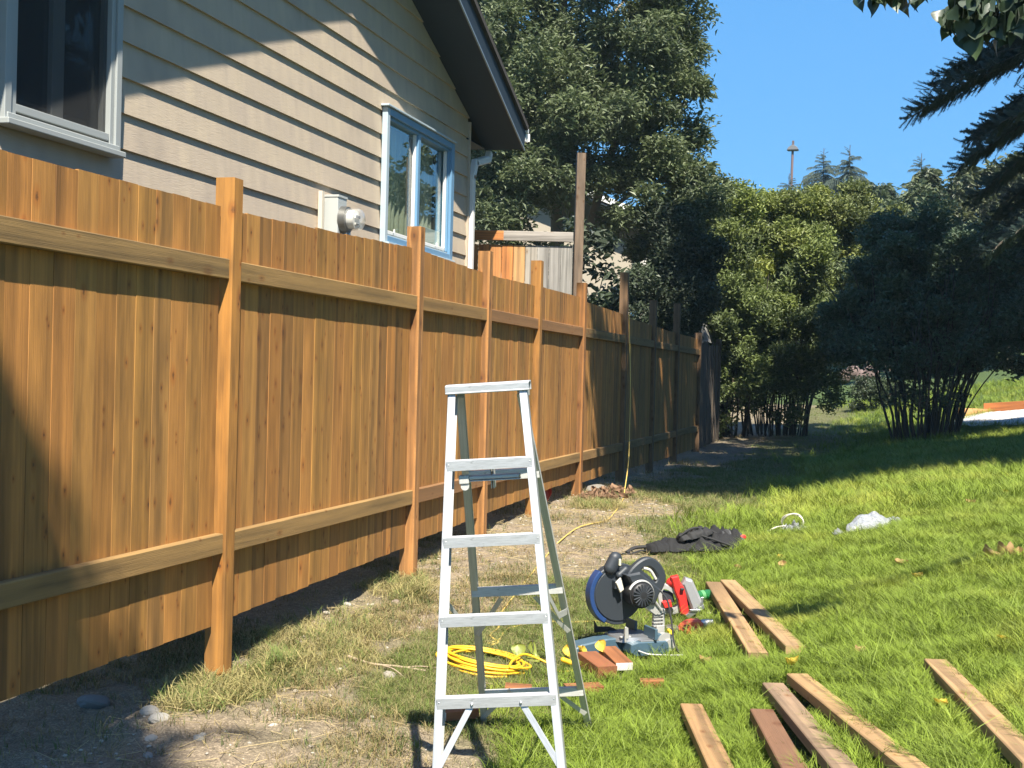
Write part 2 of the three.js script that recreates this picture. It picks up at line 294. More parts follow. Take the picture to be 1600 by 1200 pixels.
// ------------------------------------------------------------------ the new cedar fence
{
  const B = [-2.8, 0.2, -3], t = thing('cedar_fence', 'new orange cedar board fence with posts and two rails along the left of the lawn', 'fence', B);
  const put = (o, x, y, z, ry = 0) => { o.position.set(x - B[0], y - B[1], z - B[2]); o.rotation.y = ry; return o; };
  const bays = [[-2.45, -5.045, 2.342, 2.358, 0.514, 0.514], [-5.165, -7.43, 2.352, 2.42, 0.522, 0.569], [-7.54, -8.90, 2.425, 2.39, 0.583, 0.605], [-9.0, -10.36, 2.385, 2.404, 0.608, 0.635], [-10.46, -12.03, 2.409, 2.416, 0.638, 0.657], [-12.13, -14.16, 2.392, 2.366, 0.608, 0.615], [-14.26, -16.08, 2.344, 2.326, 0.6, 0.58], [-16.18, -18.05, 2.322, 2.304, 0.575, 0.56], [-18.15, -20.38, 2.304, 2.30, 0.56, 0.56]];
  let n = 0;
  for (const [z0, z1, t0, t1, b0, b1] of bays) {
    const L = z0 - z1, cnt = Math.round(L / 0.128), w = L / cnt;
    for (let i = 0; i < cnt; i++) {
      const f = (i + 0.5) / cnt, top = lerp(t0, t1, f) + (R() - 0.5) * 0.006, bot = lerp(b0, b1, f) + (R() - 0.5) * 0.008, ln = Math.floor(hash(n, 3, 9) * LANES);
      const g = beam(top - bot, w - 0.0015 - R() * 0.0015, 0.0155, { ch: 0.0009, lane: ln, lanes: LANES, v0: R() * 1.0, texLen: 2 });
      const o = part('board', g, M.cedar, t); put(o, -2.8 + (R() - 0.5) * 0.0032, bot, z0 - (i + 0.5) * w, Math.PI / 2); o.rotation.x = 0; n++;
    }
  }
  // posts: z, top, foot, rough?, lean
  const posts = [[-5.107, 2.489, 0.26, 0], [-7.487, 2.555, 0.385, 1], [-8.95, 2.549, 0.46, 1], [-10.41, 2.615, 0.49, 0], [-12.08, 2.557, 0.49, 0], [-14.21, 2.834, 0.47, 0], [-16.13, 2.645, 0.46, 0], [-18.1, 2.722, 0.45, 0], [-20.43, 2.397, 0.5, 0]];
  posts.forEach(([z, top, foot, rough], i) => {
    const o = part('post', beam(top - foot + 0.15, 0.089, 0.089, { ch: 0.006, lane: [0, 1, 1, 2, 1, 3, 3, 3, 3][i], lanes: 4, v0: i * 0.17, texLen: 2.4 }), rough ? M.postRough : M.post, t);
    put(o, -2.75, foot - 0.15, z, Math.PI / 2); o.rotation.z = (hash(i, 1, 4) - 0.5) * 0.008;
  });
  const ends = [-2.3, ...posts.map((p) => p[0])];
  for (let i = 0; i < ends.length - 1; i++) for (const [ya, k] of [[2.04, 0], [0.832, 1]]) {
    const z0 = ends[i] - (i ? 0.046 : 0), z1 = ends[i + 1] + 0.046, tone = k ? [0, 0, 2, 2, 0, 1, 1, 1, 1][i] : [3, 0, 1, 2, 2, 3, 1, 1, 1][i];
    const o = part('rail', beam(z0 - z1, 0.089, 0.038, { ch: 0.004, lane: tone, lanes: 4, v0: R() * 0.5, texLen: 2 }), M.rail, t);
    const a = V(-2.761, ya + 0.0445 + (R() - 0.5) * 0.006, z0 - 0.001).sub(V(...B)), b = V(-2.761, ya + 0.0445 + (R() - 0.5) * 0.006, z1).sub(V(...B));
    along(o, a, b, V(1, 0, 0));
  }
}
// old dark fence that goes on beyond the last new post
{
  const B = [-2.85, 0.4, -20.6], t = thing('old_fence', 'old dark weathered fence boards beyond the last post of the cedar fence', 'fence', B);
  for (let i = 0; i < 19; i++) { const o = part('board', beam(1.72 + R() * 0.06, 0.136, 0.016, { lane: 3 + i % 5, lanes: 8, v0: R() }), M.greyDark, t); o.position.set((R() - 0.5) * 0.02, 0.12, -0.08 - i * 0.145); o.rotation.y = Math.PI / 2; }
  for (const z of [-0.02, -2.85]) { const o = part('post', beam(2.1, 0.09, 0.09, { lane: 4, lanes: 8 }), M.greyDark, t); o.position.set(0.05, -0.1, z); o.rotation.y = Math.PI / 2; }
}
// grey side fence between the house and the new fence, with its tall corner post
{
  const B = [-3.2, 0.4, -13.4], t = thing('side_fence', 'weathered grey and orange board fence closing the gap beside the house corner', 'fence', B);
  const a = V(-4.32, 0, -13.11), b = V(-3.215, 0, -13.42), L = a.distanceTo(b), d = b.clone().sub(a).normalize(), ang = Math.atan2(-d.z, d.x), n = 9;
  for (let i = 0; i < n; i++) {
    const p = a.clone().addScaledVector(d, (i + 0.5) * L / n), o = part('board', beam(2.5, L / n - 0.003, 0.017, { lane: [0, 1, 0, 1, 2, 3, 4, 6, 7, 5][i], lanes: 8, v0: R() * 0.3, texLen: 2.6 }), M.grey, t);
    o.position.set(p.x - B[0], 0.15, p.z - B[2]); o.rotation.y = ang;
  }
  const m = a.clone().add(b).multiplyScalar(0.5), nrm = V(Math.sin(ang), 0, Math.cos(ang));
  const cap = part('cap_rail', beam(L, 0.105, 0.04, { lane: 5, lanes: 8, ch: 0.004 }), M.grey, t);
  along(cap, a.clone().addScaledVector(nrm, 0.045).setY(3.145).sub(V(...B)), b.clone().addScaledVector(nrm, 0.045).setY(3.145).sub(V(...B)), nrm);
  const c2 = part('cap_rail', beam(0.40, 0.1, 0.003, { lane: 1, lanes: 8, ch: 0.001 }), M.grey, t, 'orange unfaded end of the cap rail');
  along(c2, a.clone().addScaledVector(nrm, 0.0495).setY(3.145).sub(V(...B)), a.clone().addScaledVector(nrm, 0.0495).addScaledVector(d, 0.4).setY(3.145).sub(V(...B)), nrm);
  const post = part('post', beam(3.75, 0.095, 0.095, { lane: 3, lanes: 4, texLen: 2.4, ch: 0.006 }), M.postGrey, t, 'tall unpainted post at the end of the side fence');
  post.position.set(0.045, -0.1, 0.02); post.rotation.set(0, ang + 0.1, -0.006);
}

// ------------------------------------------------------------------ the house
const house = thing('house', 'beige lap sided house with dark slate gable eaves behind the cedar fence', 'house', [-8, 0.2, -8.55]);
const soff = (z) => 4.982 + 0.4167 * ((z < -8.55 ? z : -17.1 - z) + 10.76);
{
  const hp = (o, x, y, z) => { o.position.set(x + 8, y - 0.2, z + 8.55); return o; };
  const wins = [{ z0: -5.2, z1: -6.16, y0: 2.8, y1: 4.0 }, { z0: -10.11, z1: -11.82, y0: 2.78, y1: 3.86 }];
  // shell: gable wall with openings, and the other walls
  const gab = [[-4.67, 0.2], [-12.43, 0.2], [-12.43, soff(-12.43) + 0.03], [-8.55, soff(-8.55) + 0.03], [-4.67, soff(-4.67) + 0.03]];
  const shell = extr(gab.map(([z, y]) => [-z, y]), 0.12, 0, wins.map((w) => [[-w.z0, w.y0], [-w.z0, w.y1], [-w.z1, w.y1], [-w.z1, w.y0]]));
  shell.rotateY(Math.PI / 2); // shape x (= -z) -> world -z, depth -> +x
  const back = extr(gab.map(([z, y]) => [-z, y]), 0.12, 0).rotateY(Math.PI / 2).translate(-7.6, 0, 0);
  const s1 = new THREE.BoxGeometry(7.4, 4.0, 0.12).translate(-3.7, 2.2, -12.37), s2 = new THREE.BoxGeometry(7.4, 4.0, 0.12).translate(-3.7, 2.2, -4.73), mid = new THREE.BoxGeometry(0.1, 3.6, 7.4).translate(-2.6, 2.0, -8.55);
  hp(part('wall', [shell, back, s1, s2, mid], M.room, house), -4.258, 0, 0);
  // lap siding, one board per course and stretch
  const r = rng(77);
  for (let k = -4; k < 14; k++) {
    const y = 3.060 + 0.2 * k, zc = -10.76 + (y - 4.982) / 0.4167; // where the eave cuts the course
    let zR = Math.max(-12.447, y > soff(-12.44) ? zc : -12.447), zL = Math.min(-4.655, y > soff(-4.66) ? -17.1 - zc : -4.655);
    if (zR > zL - 0.2) continue;
    let cuts = [[zL, zR]];
    for (const w of wins) if (y + 0.2 > w.y0 + 0.1 && y < w.y1 - 0.08) cuts = cuts.flatMap(([a, b]) => (b < w.z0 && a > w.z1) ? [[a, w.z0 + 0.0], [w.z1, b]].filter(([p, q]) => p - q > 0.03) : [[a, b]]);
    for (const [a, b] of cuts) {
      const P = [[0, 0], [-0.0195, 0.214], [-0.038, 0.214], [-0.038, 0]], L = a - b, g = new THREE.BufferGeometry(), pos = [], uv = [], u0 = r() * 3, v0 = r();
      for (let i = 0; i < 4; i++) { const p = P[i], q = P[(i + 1) % 4], c = [[p, 0], [p, -L], [q, -L], [q, 0]]; for (const m of [0, 1, 2, 0, 2, 3]) { pos.push(c[m][0][0], c[m][0][1], c[m][1]); uv.push(u0 - c[m][1] / 0.8, v0 + c[m][0][1] / 0.55); } }
      for (const z of [0, -L]) for (const m of [0, 1, 2, 0, 2, 3]) { pos.push(P[m][0], P[m][1], z); uv.push(P[m][0], P[m][1]); }
      g.setAttribute('position', new THREE.Float32BufferAttribute(pos, 3)); g.setAttribute('uv', new THREE.Float32BufferAttribute(uv, 2)); g.computeVertexNormals();
      hp(part('siding_board', g, M.siding, house), -4.1 + (r() - 0.5) * 0.002, y, a);
    }
  }
  hp(part('corner_trim', bx(0.05, 4.05, 0.035, 0, 0, 0), M.siding, house), -4.112, 2.2, -12.462);
  // roof: two slopes, soffits, barge boards
  for (const s of [1, -1]) {
    const zr = -8.55, ze = s > 0 ? -13.02 : -4.08, yr = soff(-8.55), ye = soff(-12.43) - 0.4167 * 0.59;
    const prof = [[0, 0], [Math.abs(ze - zr), ye - yr], [Math.abs(ze - zr), ye - yr + 0.30], [0, 0.30]];
    const slab = extr(prof.map(([a, b]) => [a, b]), 8.7, 0); slab.rotateY(Math.PI / 2); // a -> -z, depth -> +x
    if (s < 0) slab.scale(1, 1, -1);
    hp(part('roof', slab.translate(0, 0.012, 0), M.shingle, house), -12.4 - 0.004, yr, zr);
    const len = Math.hypot(ze - zr, ye - yr), ang = Math.atan2(yr - ye, Math.abs(ze - zr)), up = V(1, 0, 0);
    const A = V(-3.69, yr, zr), Bq = V(-3.69, ye, ze), off = V(-8, 0.2, -8.55);
    const so = part('soffit', new THREE.BoxGeometry(0.43, 0.014, len), M.slate, house); hp(so, -3.9, (yr + ye) / 2 + 0.002, (zr + ze) / 2); so.rotation.x = s > 0 ? -ang : ang;
    const fa = part('fascia', new THREE.BoxGeometry(0.022, 0.20, len + 0.02), M.fascia, house); hp(fa, -3.682, (yr + ye) / 2 + 0.088, (zr + ze) / 2); fa.rotation.x = s > 0 ? -ang : ang;
    const dr = part('drip_edge', new THREE.BoxGeometry(0.014, 0.016, len), M.drip, house); hp(dr, -3.672, (yr + ye) / 2 - 0.016, (zr + ze) / 2); dr.rotation.x = so.rotation.x;
    hp(part('shingle_edge', new THREE.BoxGeometry(0.05, 0.05, len + 0.06), M.shingle, house), -3.665, (yr + ye) / 2 + 0.235, (zr + ze) / 2).rotation.x = so.rotation.x;
    hp(part('eave_board', new THREE.BoxGeometry(8.7, 0.2, 0.02), M.fascia, house), -8.05, ye + 0.12, ze - s * 0.011);
    hp(part('eave_soffit', new THREE.BoxGeometry(8.3, 0.012, 0.6), M.slate, house), -8.25, ye + 0.01, ze + s * 0.31);
  }
  // gutter and downspout at the near corner
  const gut = extr([[0, 0], [0.09, 0], [0.115, 0.04], [0.115, 0.105], [0.105, 0.105], [0.1, 0.05], [0.085, 0.012], [0.01, 0.012], [0.01, 0.105], [0, 0.105]], 8.6, 0.001).rotateY(Math.PI / 2);
  const ge = extr([[0, 0], [0.09, 0], [0.115, 0.04], [0.115, 0.105], [0, 0.105]], 0.006, 0.001).rotateY(Math.PI / 2);
  const ye = soff(-12.43) - 0.4167 * 0.59;
  const gutter = hp(part('gutter', gut, M.whitePaint, house), -12.28, ye + 0.085, -13.045);
  part('end_cap', [ge, bx(0.03, 0.05, 0.05, 0.01, 0.115, -0.05), bx(0.02, 0.085, 0.018, 0.012, 0.055, -0.125)], M.whitePaint, gutter).position.set(8.602, 0, 0);
  const dsec = (a, b, n, m = M.whitePaint) => { const o = part('downspout', beam(a.distanceTo(b), 0.078, 0.06, { ch: 0.012 }), m, house); along(o, a.clone().sub(V(-8, 0.2, -8.55)), b.clone().sub(V(-8, 0.2, -8.55)), n); return o; };
  dsec(V(-4.05, 0.6, -12.52), V(-4.05, 3.69, -12.52), V(1, 0, 0));
  dsec(V(-4.05, 3.66, -12.515), V(-4.05, 3.85, -12.62), V(1, 0, 0)); dsec(V(-4.05, 3.83, -12.6), V(-4.05, 3.935, -13.02), V(1, 0, 0)); dsec(V(-4.05, 3.92, -13.04), V(-4.05, 4.02, -13.1), V(1, 0, 0));
  // window with blue trim
  const W2 = (m, g, l) => g;
  {
    const w = wins[1], zc = (w.z0 + w.z1) / 2, yc = (w.y0 + w.y1) / 2, wz = w.z0 - w.z1, wy = w.y1 - w.y0;
    const frame = hp(part('window', [bx(0.05, wy + 0.06, 0.085, 0, 0, -wz / 2 - 0.005), bx(0.05, 0.06, wz - 0.08, 0, wy / 2, 0), bx(0.05, 0.055, wz - 0.08, 0, -wy / 2, 0), bx(0.12, wy - 0.1, 0.03, -0.06, 0, -wz / 2 + 0.045), bx(0.12, 0.03, wz - 0.12, -0.06, wy / 2 - 0.045, 0)], M.blue, house, 'sliding window with blue trim'), -4.075, yc, zc);
    part('window_trim', bx(0.05, wy + 0.06, 0.06, 0, 0, wz / 2 - 0.012), M.bluePale, frame);
    part('window_cap', bx(0.075, 0.018, wz + 0.1, 0.01, wy / 2 + 0.042, 0), M.bluePale, frame);
    part('sash', [bx(0.03, wy - 0.12, 0.028, -0.03, 0, 0.075), bx(0.03, wy - 0.12, 0.03, -0.03, 0, -wz / 2 + 0.08), bx(0.03, 0.03, wz - 0.16, -0.03, -wy / 2 + 0.07, 0)], M.whitePaint, frame);
    part('mullion', bx(0.05, wy - 0.1, 0.06, -0.02, 0, 0.03), M.blue, frame);
    part('sill', [bx(0.10, 0.03, wz + 0.04, 0.012, -wy / 2 - 0.045, 0), bx(0.04, 0.012, wz - 0.1, -0.015, -wy / 2 + 0.036, 0)], M.bluePale, frame);
    part('pane', new THREE.BoxGeometry(0.004, wy - 0.1, wz / 2 - 0.08).translate(-0.045, 0, wz / 4 + 0.02), M.glass, frame);
    part('pane', new THREE.BoxGeometry(0.004, wy - 0.1, wz / 2 - 0.06).translate(-0.055, 0, -wz / 4 + 0.01), M.glass, frame);
    const cur = new THREE.PlaneGeometry(wz * 0.62, wy - 0.02, 60, 1); { const P = cur.attributes.position; for (let i = 0; i < P.count; i++) P.setZ(i, Math.sin(P.getX(i) * 55) * 0.018 + Math.sin(P.getX(i) * 23) * 0.012); cur.rotateY(Math.PI / 2).translate(-0.2, 0, 0.28); cur.computeVertexNormals(); }
    part('curtain', cur, std([0.46, 0.44, 0.33], 0.9), frame);
    const cu2 = new THREE.PlaneGeometry(0.3, wy - 0.02, 30, 1); { const P = cu2.attributes.position; for (let i = 0; i < P.count; i++) P.setZ(i, Math.sin(P.getX(i) * 60) * 0.018); cu2.rotateY(Math.PI / 2).translate(-0.2, 0, -wz / 2 + 0.14); cu2.computeVertexNormals(); }
    part('curtain', cu2, std([0.46, 0.44, 0.36], 0.9), frame);
    part('inner_sill', bx(0.12, 0.16, 0.5, -0.13, -wy / 2 + 0.16, -wz / 2 + 0.32), M.whitePaint, frame);
    part('latch', [cyl(0.008, 0.008, 0.03, 0.0, -wy / 2 + 0.09, 0.6, 8), cyl(0.008, 0.008, 0.03, 0.0, -wy / 2 + 0.09, -0.5, 8), cyl(0.008, 0.008, 0.03, 0.0, -wy / 2 + 0.09, -0.05, 8)], M.whitePaint, frame);
  }
  {
    const w = wins[0], zc = (w.z0 + w.z1) / 2, yc = (w.y0 + w.y1) / 2, wz = w.z0 - w.z1, wy = w.y1 - w.y0;
    const frame = hp(part('window', [bx(0.06, wy + 0.02, 0.05, 0, 0, -wz / 2 + 0.02), bx(0.035, wy - 0.06, 0.035, 0.0, 0, -wz / 2 + 0.065), bx(0.06, wy + 0.02, 0.05, 0, 0, wz / 2 - 0.02), bx(0.035, wy - 0.06, 0.05, 0, 0, wz / 2 - 0.07), bx(0.06, 0.05, wz - 0.08, 0, wy / 2 - 0.02, 0), bx(0.035, 0.04, wz - 0.18, 0, -wy / 2 + 0.085, 0)], M.vinyl, house, 'grey framed window with insect screen at the left edge'), -4.072, yc, zc);
    part('sill', [bx(0.09, 0.032, wz + 0.03, 0.015, -wy / 2 + 0.004, 0, 0.006), bx(0.06, 0.028, wz - 0.02, 0.006, -wy / 2 + 0.036, 0, 0.006)], M.vinyl, frame);
    part('pane', new THREE.BoxGeometry(0.004, wy - 0.1, wz - 0.14).translate(-0.045, 0, 0), M.glass, frame);
    part('insect_screen', new THREE.PlaneGeometry(wz - 0.16, wy - 0.14).rotateY(Math.PI / 2).translate(-0.012, 0.02, 0), M.screen, frame);
    part('sash', [bx(0.03, wy - 0.1, 0.10, -0.03, 0, 0.02), bx(0.03, wy - 0.1, 0.03, -0.03, 0, -wz / 2 + 0.09)], std([0.30, 0.31, 0.30], 0.5), frame);
  }
  // electricity meter on its pale backing board
  const mb = hp(part('electric_meter', [bx(0.115, 0.62, 0.165, 0, -0.21, 0, 0.005), bx(0.125, 0.018, 0.175, 0, 0.105, 0, 0.003)], std([0.50, 0.52, 0.50], 0.4, 0.2), house), -4.03, 2.868, -9.02);
  part('meter_ring', new THREE.CylinderGeometry(0.098, 0.105, 0.05, 28, 1, false).rotateZ(-Math.PI / 2).translate(0.082, -0.065, -0.012), std([0.20, 0.20, 0.19], 0.35, 0.7), mb);
  part('meter_glass', new THREE.LatheGeometry([[0.0, 0.115], [0.06, 0.112], [0.078, 0.098], [0.083, 0.08], [0.084, 0]].map((p) => new THREE.Vector2(...p)), 28).rotateZ(-Math.PI / 2).translate(0.107, -0.065, -0.012), phys([0.93, 0.94, 0.93], { roughness: 0.04, transmission: 0.85, thickness: 0, ior: 1.45 }), mb);
  part('meter_register', [new THREE.CylinderGeometry(0.07, 0.07, 0.055, 24).rotateZ(-Math.PI / 2).translate(0.14, -0.065, -0.012), bx(0.02, 0.03, 0.085, 0.172, -0.045, -0.012), bx(0.014, 0.018, 0.06, 0.172, -0.1, -0.012)], std([0.62, 0.60, 0.55], 0.5), mb);
  part('meter_dial', [...[-1, 0, 1].map((k) => new THREE.CylinderGeometry(0.012, 0.012, 0.012, 12).rotateZ(-Math.PI / 2).translate(0.18, -0.045, k * 0.028 - 0.012)), bx(0.012, 0.012, 0.05, 0.176, -0.1, -0.012)], M.charcoal, mb);
  part('seal', [bx(0.015, 0.02, 0.05, 0.09, -0.172, -0.03), cyl(0.008, 0.008, 0.05, 0.1, -0.175, -0.05, 8)], M.steel, mb);
  hp(part('backing_board', beam(0.5, 0.045, 0.03, { lane: 5, lanes: 6 }), std([0.58, 0.52, 0.42], 0.8), house), -4.065, 2.5, -8.872).rotation.y = Math.PI / 2;
}

// ------------------------------------------------------------------ step ladder
{
  const t = thing('step_ladder', 'silver aluminium step ladder standing open in front of the cedar fence', 'ladder', [-1.066, 0.137, -3.7255]);
  t.rotation.order = 'YZX'; t.rotation.set(0.0165, 0.1886, 0.0843);
  const H = 1.4606, wb = 0.453, wt = 0.264, run = 0.414, S = 1.49, wr = 0.463, U = V(0, 0, 1);
  const chan = (len, w, d, th, flip) => { // C channel along +Y: web on the outside (x = 0), flanges towards +x*flip
    const f = flip, q = [bx(th, len, d, th / 2 * f, len / 2, -d / 2, 0.0008), bx(w - th, len, th, (th + w) / 2 * f, len / 2, -th / 2, 0.0008), bx(w - th, len, th, (th + w) / 2 * f, len / 2, -d + th / 2, 0.0008)];
    return merge(q);
  };
  const F = (s, k) => { const a = k; return V(s * lerp(wb, wt, a) / 2, H * a, -run * a); };
  const Rr = (s, k) => V(s * lerp(wr, wt - 0.03, k) / 2, H * k * 0.985, lerp(-S, -run - 0.075, k));
  for (const s of [-1, 1]) {
    const a = F(s, -0.075), b = F(s, 1.0), o = part('front_rail', chan(a.distanceTo(b), 0.0255, 0.06, 0.0022, -s), M.alu, t); along(o, a, b, U);
    const c = Rr(s, 0), d = Rr(s, 1), p = part('rear_rail', chan(c.distanceTo(d), 0.026, 0.036, 0.002, -s), M.aluDull, t); along(p, c, d, U);
    const fb = part('foot', [bx(0.036, 0.05, 0.045, -s * 0.014, 0.014, -0.018, 0.004)], M.rubber, t); along(fb, c, d, U); fb.position.add(V(0, -0.012, 0));
    const ff = part('foot', [bx(0.038, 0.05, 0.075, -s * 0.014, 0.012, -0.03, 0.004)], M.rubber, t); along(ff, a, b, U); ff.position.add(V(0, -0.01, 0));
    // gusset behind the top and the spreader
    const m0 = F(s, 0.62).add(V(-s * 0.006, 0, -0.05)), m1 = Rr(s, 0.62).add(V(-s * 0.004, 0, 0.0));
  }
  // steps
  for (let k = 1; k <= 5; k++) {
    const L = F(-1, k / 6), Rg = F(1, k / 6), w = Rg.x - L.x, z = L.z, y = L.y;
    part('step', [bx(w - 0.012, 0.0022, 0.04, 0, y + 0.016, z - 0.016, 0.0008), bx(w - 0.012, 0.034, 0.0022, 0, y, z + 0.004, 0.0008), bx(w - 0.012, 0.022, 0.0022, 0, y + 0.005, z - 0.036, 0.0008), ...[0.006, 0.014, 0.022, 0.03].map((q) => bx(w - 0.014, 0.0016, 0.003, 0, y + 0.0172, z - q, 0.0008))], M.alu, t);
    for (const s of [-1, 1]) part('rivet', new THREE.SphereGeometry(0.0048, 8, 6).translate(s * (w / 2 - 0.013), y + 0.003, z + 0.0015), M.steel, t);
    if (k === 2 || k === 1) for (const s of [-0.22, 0.22]) part('rivet', new THREE.SphereGeometry(0.0048, 8, 6).translate(s * w * 0.9, y - 0.004, z + 0.0075), M.steel, t);
  }
  // knee braces below the second and first steps
  const strip = (a, b, w, m = M.alu, n = U) => { const o = part('brace', [bx(w, a.distanceTo(b), 0.0024, 0, a.distanceTo(b) / 2, 0, 0.0008), bx(0.0024, a.distanceTo(b), 0.010, w / 2 - 0.0012, a.distanceTo(b) / 2, -0.005, 0.0008)], m, t); along(o, a, b, n); return o; };
  for (const s of [-1, 1]) {
    strip(F(s, 2 / 6).multiply(V(0.42, 1, 1)).add(V(0, -0.012, -0.004)), F(s, 1.19 / 6).add(V(-s * 0.014, 0, -0.004)), 0.02);
    strip(F(s, 1 / 6).multiply(V(0.42, 1, 1)).add(V(0, -0.012, -0.004)), F(s, 0.25 / 6).add(V(-s * 0.014, 0, -0.004)), 0.02);
    strip(Rr(s, 0.14).multiply(V(0.38, 1, 1)).add(V(0, 0.01, 0.006)), Rr(s, 0.055).add(V(-s * 0.012, 0, 0.006)), 0.018, M.aluDull);
    strip(Rr(s, 0.44).multiply(V(0.36, 1, 1)).add(V(0, 0.012, 0.006)), Rr(s, 0.335).add(V(-s * 0.012, 0, 0.006)), 0.018, M.aluDull);
  }
  // rear crossbars
  for (const k of [0.135, 0.47, 0.80]) { const a = Rr(-1, k), b = Rr(1, k); part('crossbar', [bx(b.x - a.x - 0.006, 0.034, 0.0022, 0, a.y, a.z + 0.004, 0.0008), bx(b.x - a.x - 0.006, 0.0022, 0.022, 0, a.y + 0.017, a.z - 0.006, 0.0008), bx(b.x - a.x - 0.006, 0.0022, 0.022, 0, a.y - 0.017, a.z - 0.006, 0.0008)], M.aluDull, t); }
  // top cap: ribbed tread with a rolled front lip
  { const a = F(-1, 1), w = wt + 0.018; part('top_cap', [bx(w, 0.025, 0.006, 0, a.y + 0.006, a.z + 0.006, 0.002), bx(w, 0.004, 0.1, 0, a.y + 0.018, a.z - 0.044, 0.001), bx(w, 0.03, 0.004, 0, a.y + 0.006, a.z - 0.093, 0.001), ...[0.01, 0.026, 0.042, 0.058, 0.074, 0.088].map((q) => bx(w, 0.005, 0.006, 0, a.y + 0.0205, a.z - q, 0.002)), bx(w, 0.006, 0.009, 0, a.y - 0.006, a.z + 0.007, 0.0025)], M.alu, t); for (const s of [-1, 1]) part('cap_bracket', bx(0.012, 0.03, 0.09, s * (w / 2 - 0.012), a.y - 0.014, a.z - 0.045, 0.002), M.aluDull, t); }
  // spreaders: two hinged flats on each side
  for (const s of [-1, 1]) {
    const a = F(s, 0.545).add(V(-s * 0.005, 0, -0.05)), c = Rr(s, 0.40).add(V(-s * 0.004, 0, 0.004)), m = a.clone().lerp(c, 0.5).add(V(-s * 0.0, -0.045, 0));
    for (const [p, q] of [[a, m], [m, c]]) { const o = part('spreader', bx(0.003, p.distanceTo(q), 0.024, 0, p.distanceTo(q) / 2, 0, 0.001), M.aluDull, t); along(o, p, q, V(0, 1, 0.3)); }
    const pl = part('hinge_plate', bx(0.003, 0.075, 0.06, -s * 0.004, H * 0.8, -run * 0.8 - 0.1, 0.001), M.aluDull, t);
  }
  // folded paint shelf hanging under the top step
  { const y = H * 5 / 6 - 0.045, z = -run * 5 / 6 - 0.03; part('pail_shelf', [bx(0.17, 0.012, 0.05, 0.01, y, z - 0.02, 0.003), bx(0.17, 0.004, 0.06, 0.01, y - 0.010, z - 0.025, 0.001)], M.alu, t).rotation.z = 0.0; part('shelf_bracket', [bx(0.034, 0.03, 0.03, -0.09, y - 0.004, z, 0.004), new THREE.CylinderGeometry(0.014, 0.014, 0.02, 14).rotateX(Math.PI / 2).translate(-0.088, y - 0.026, z)], M.aluDull, t); }
}

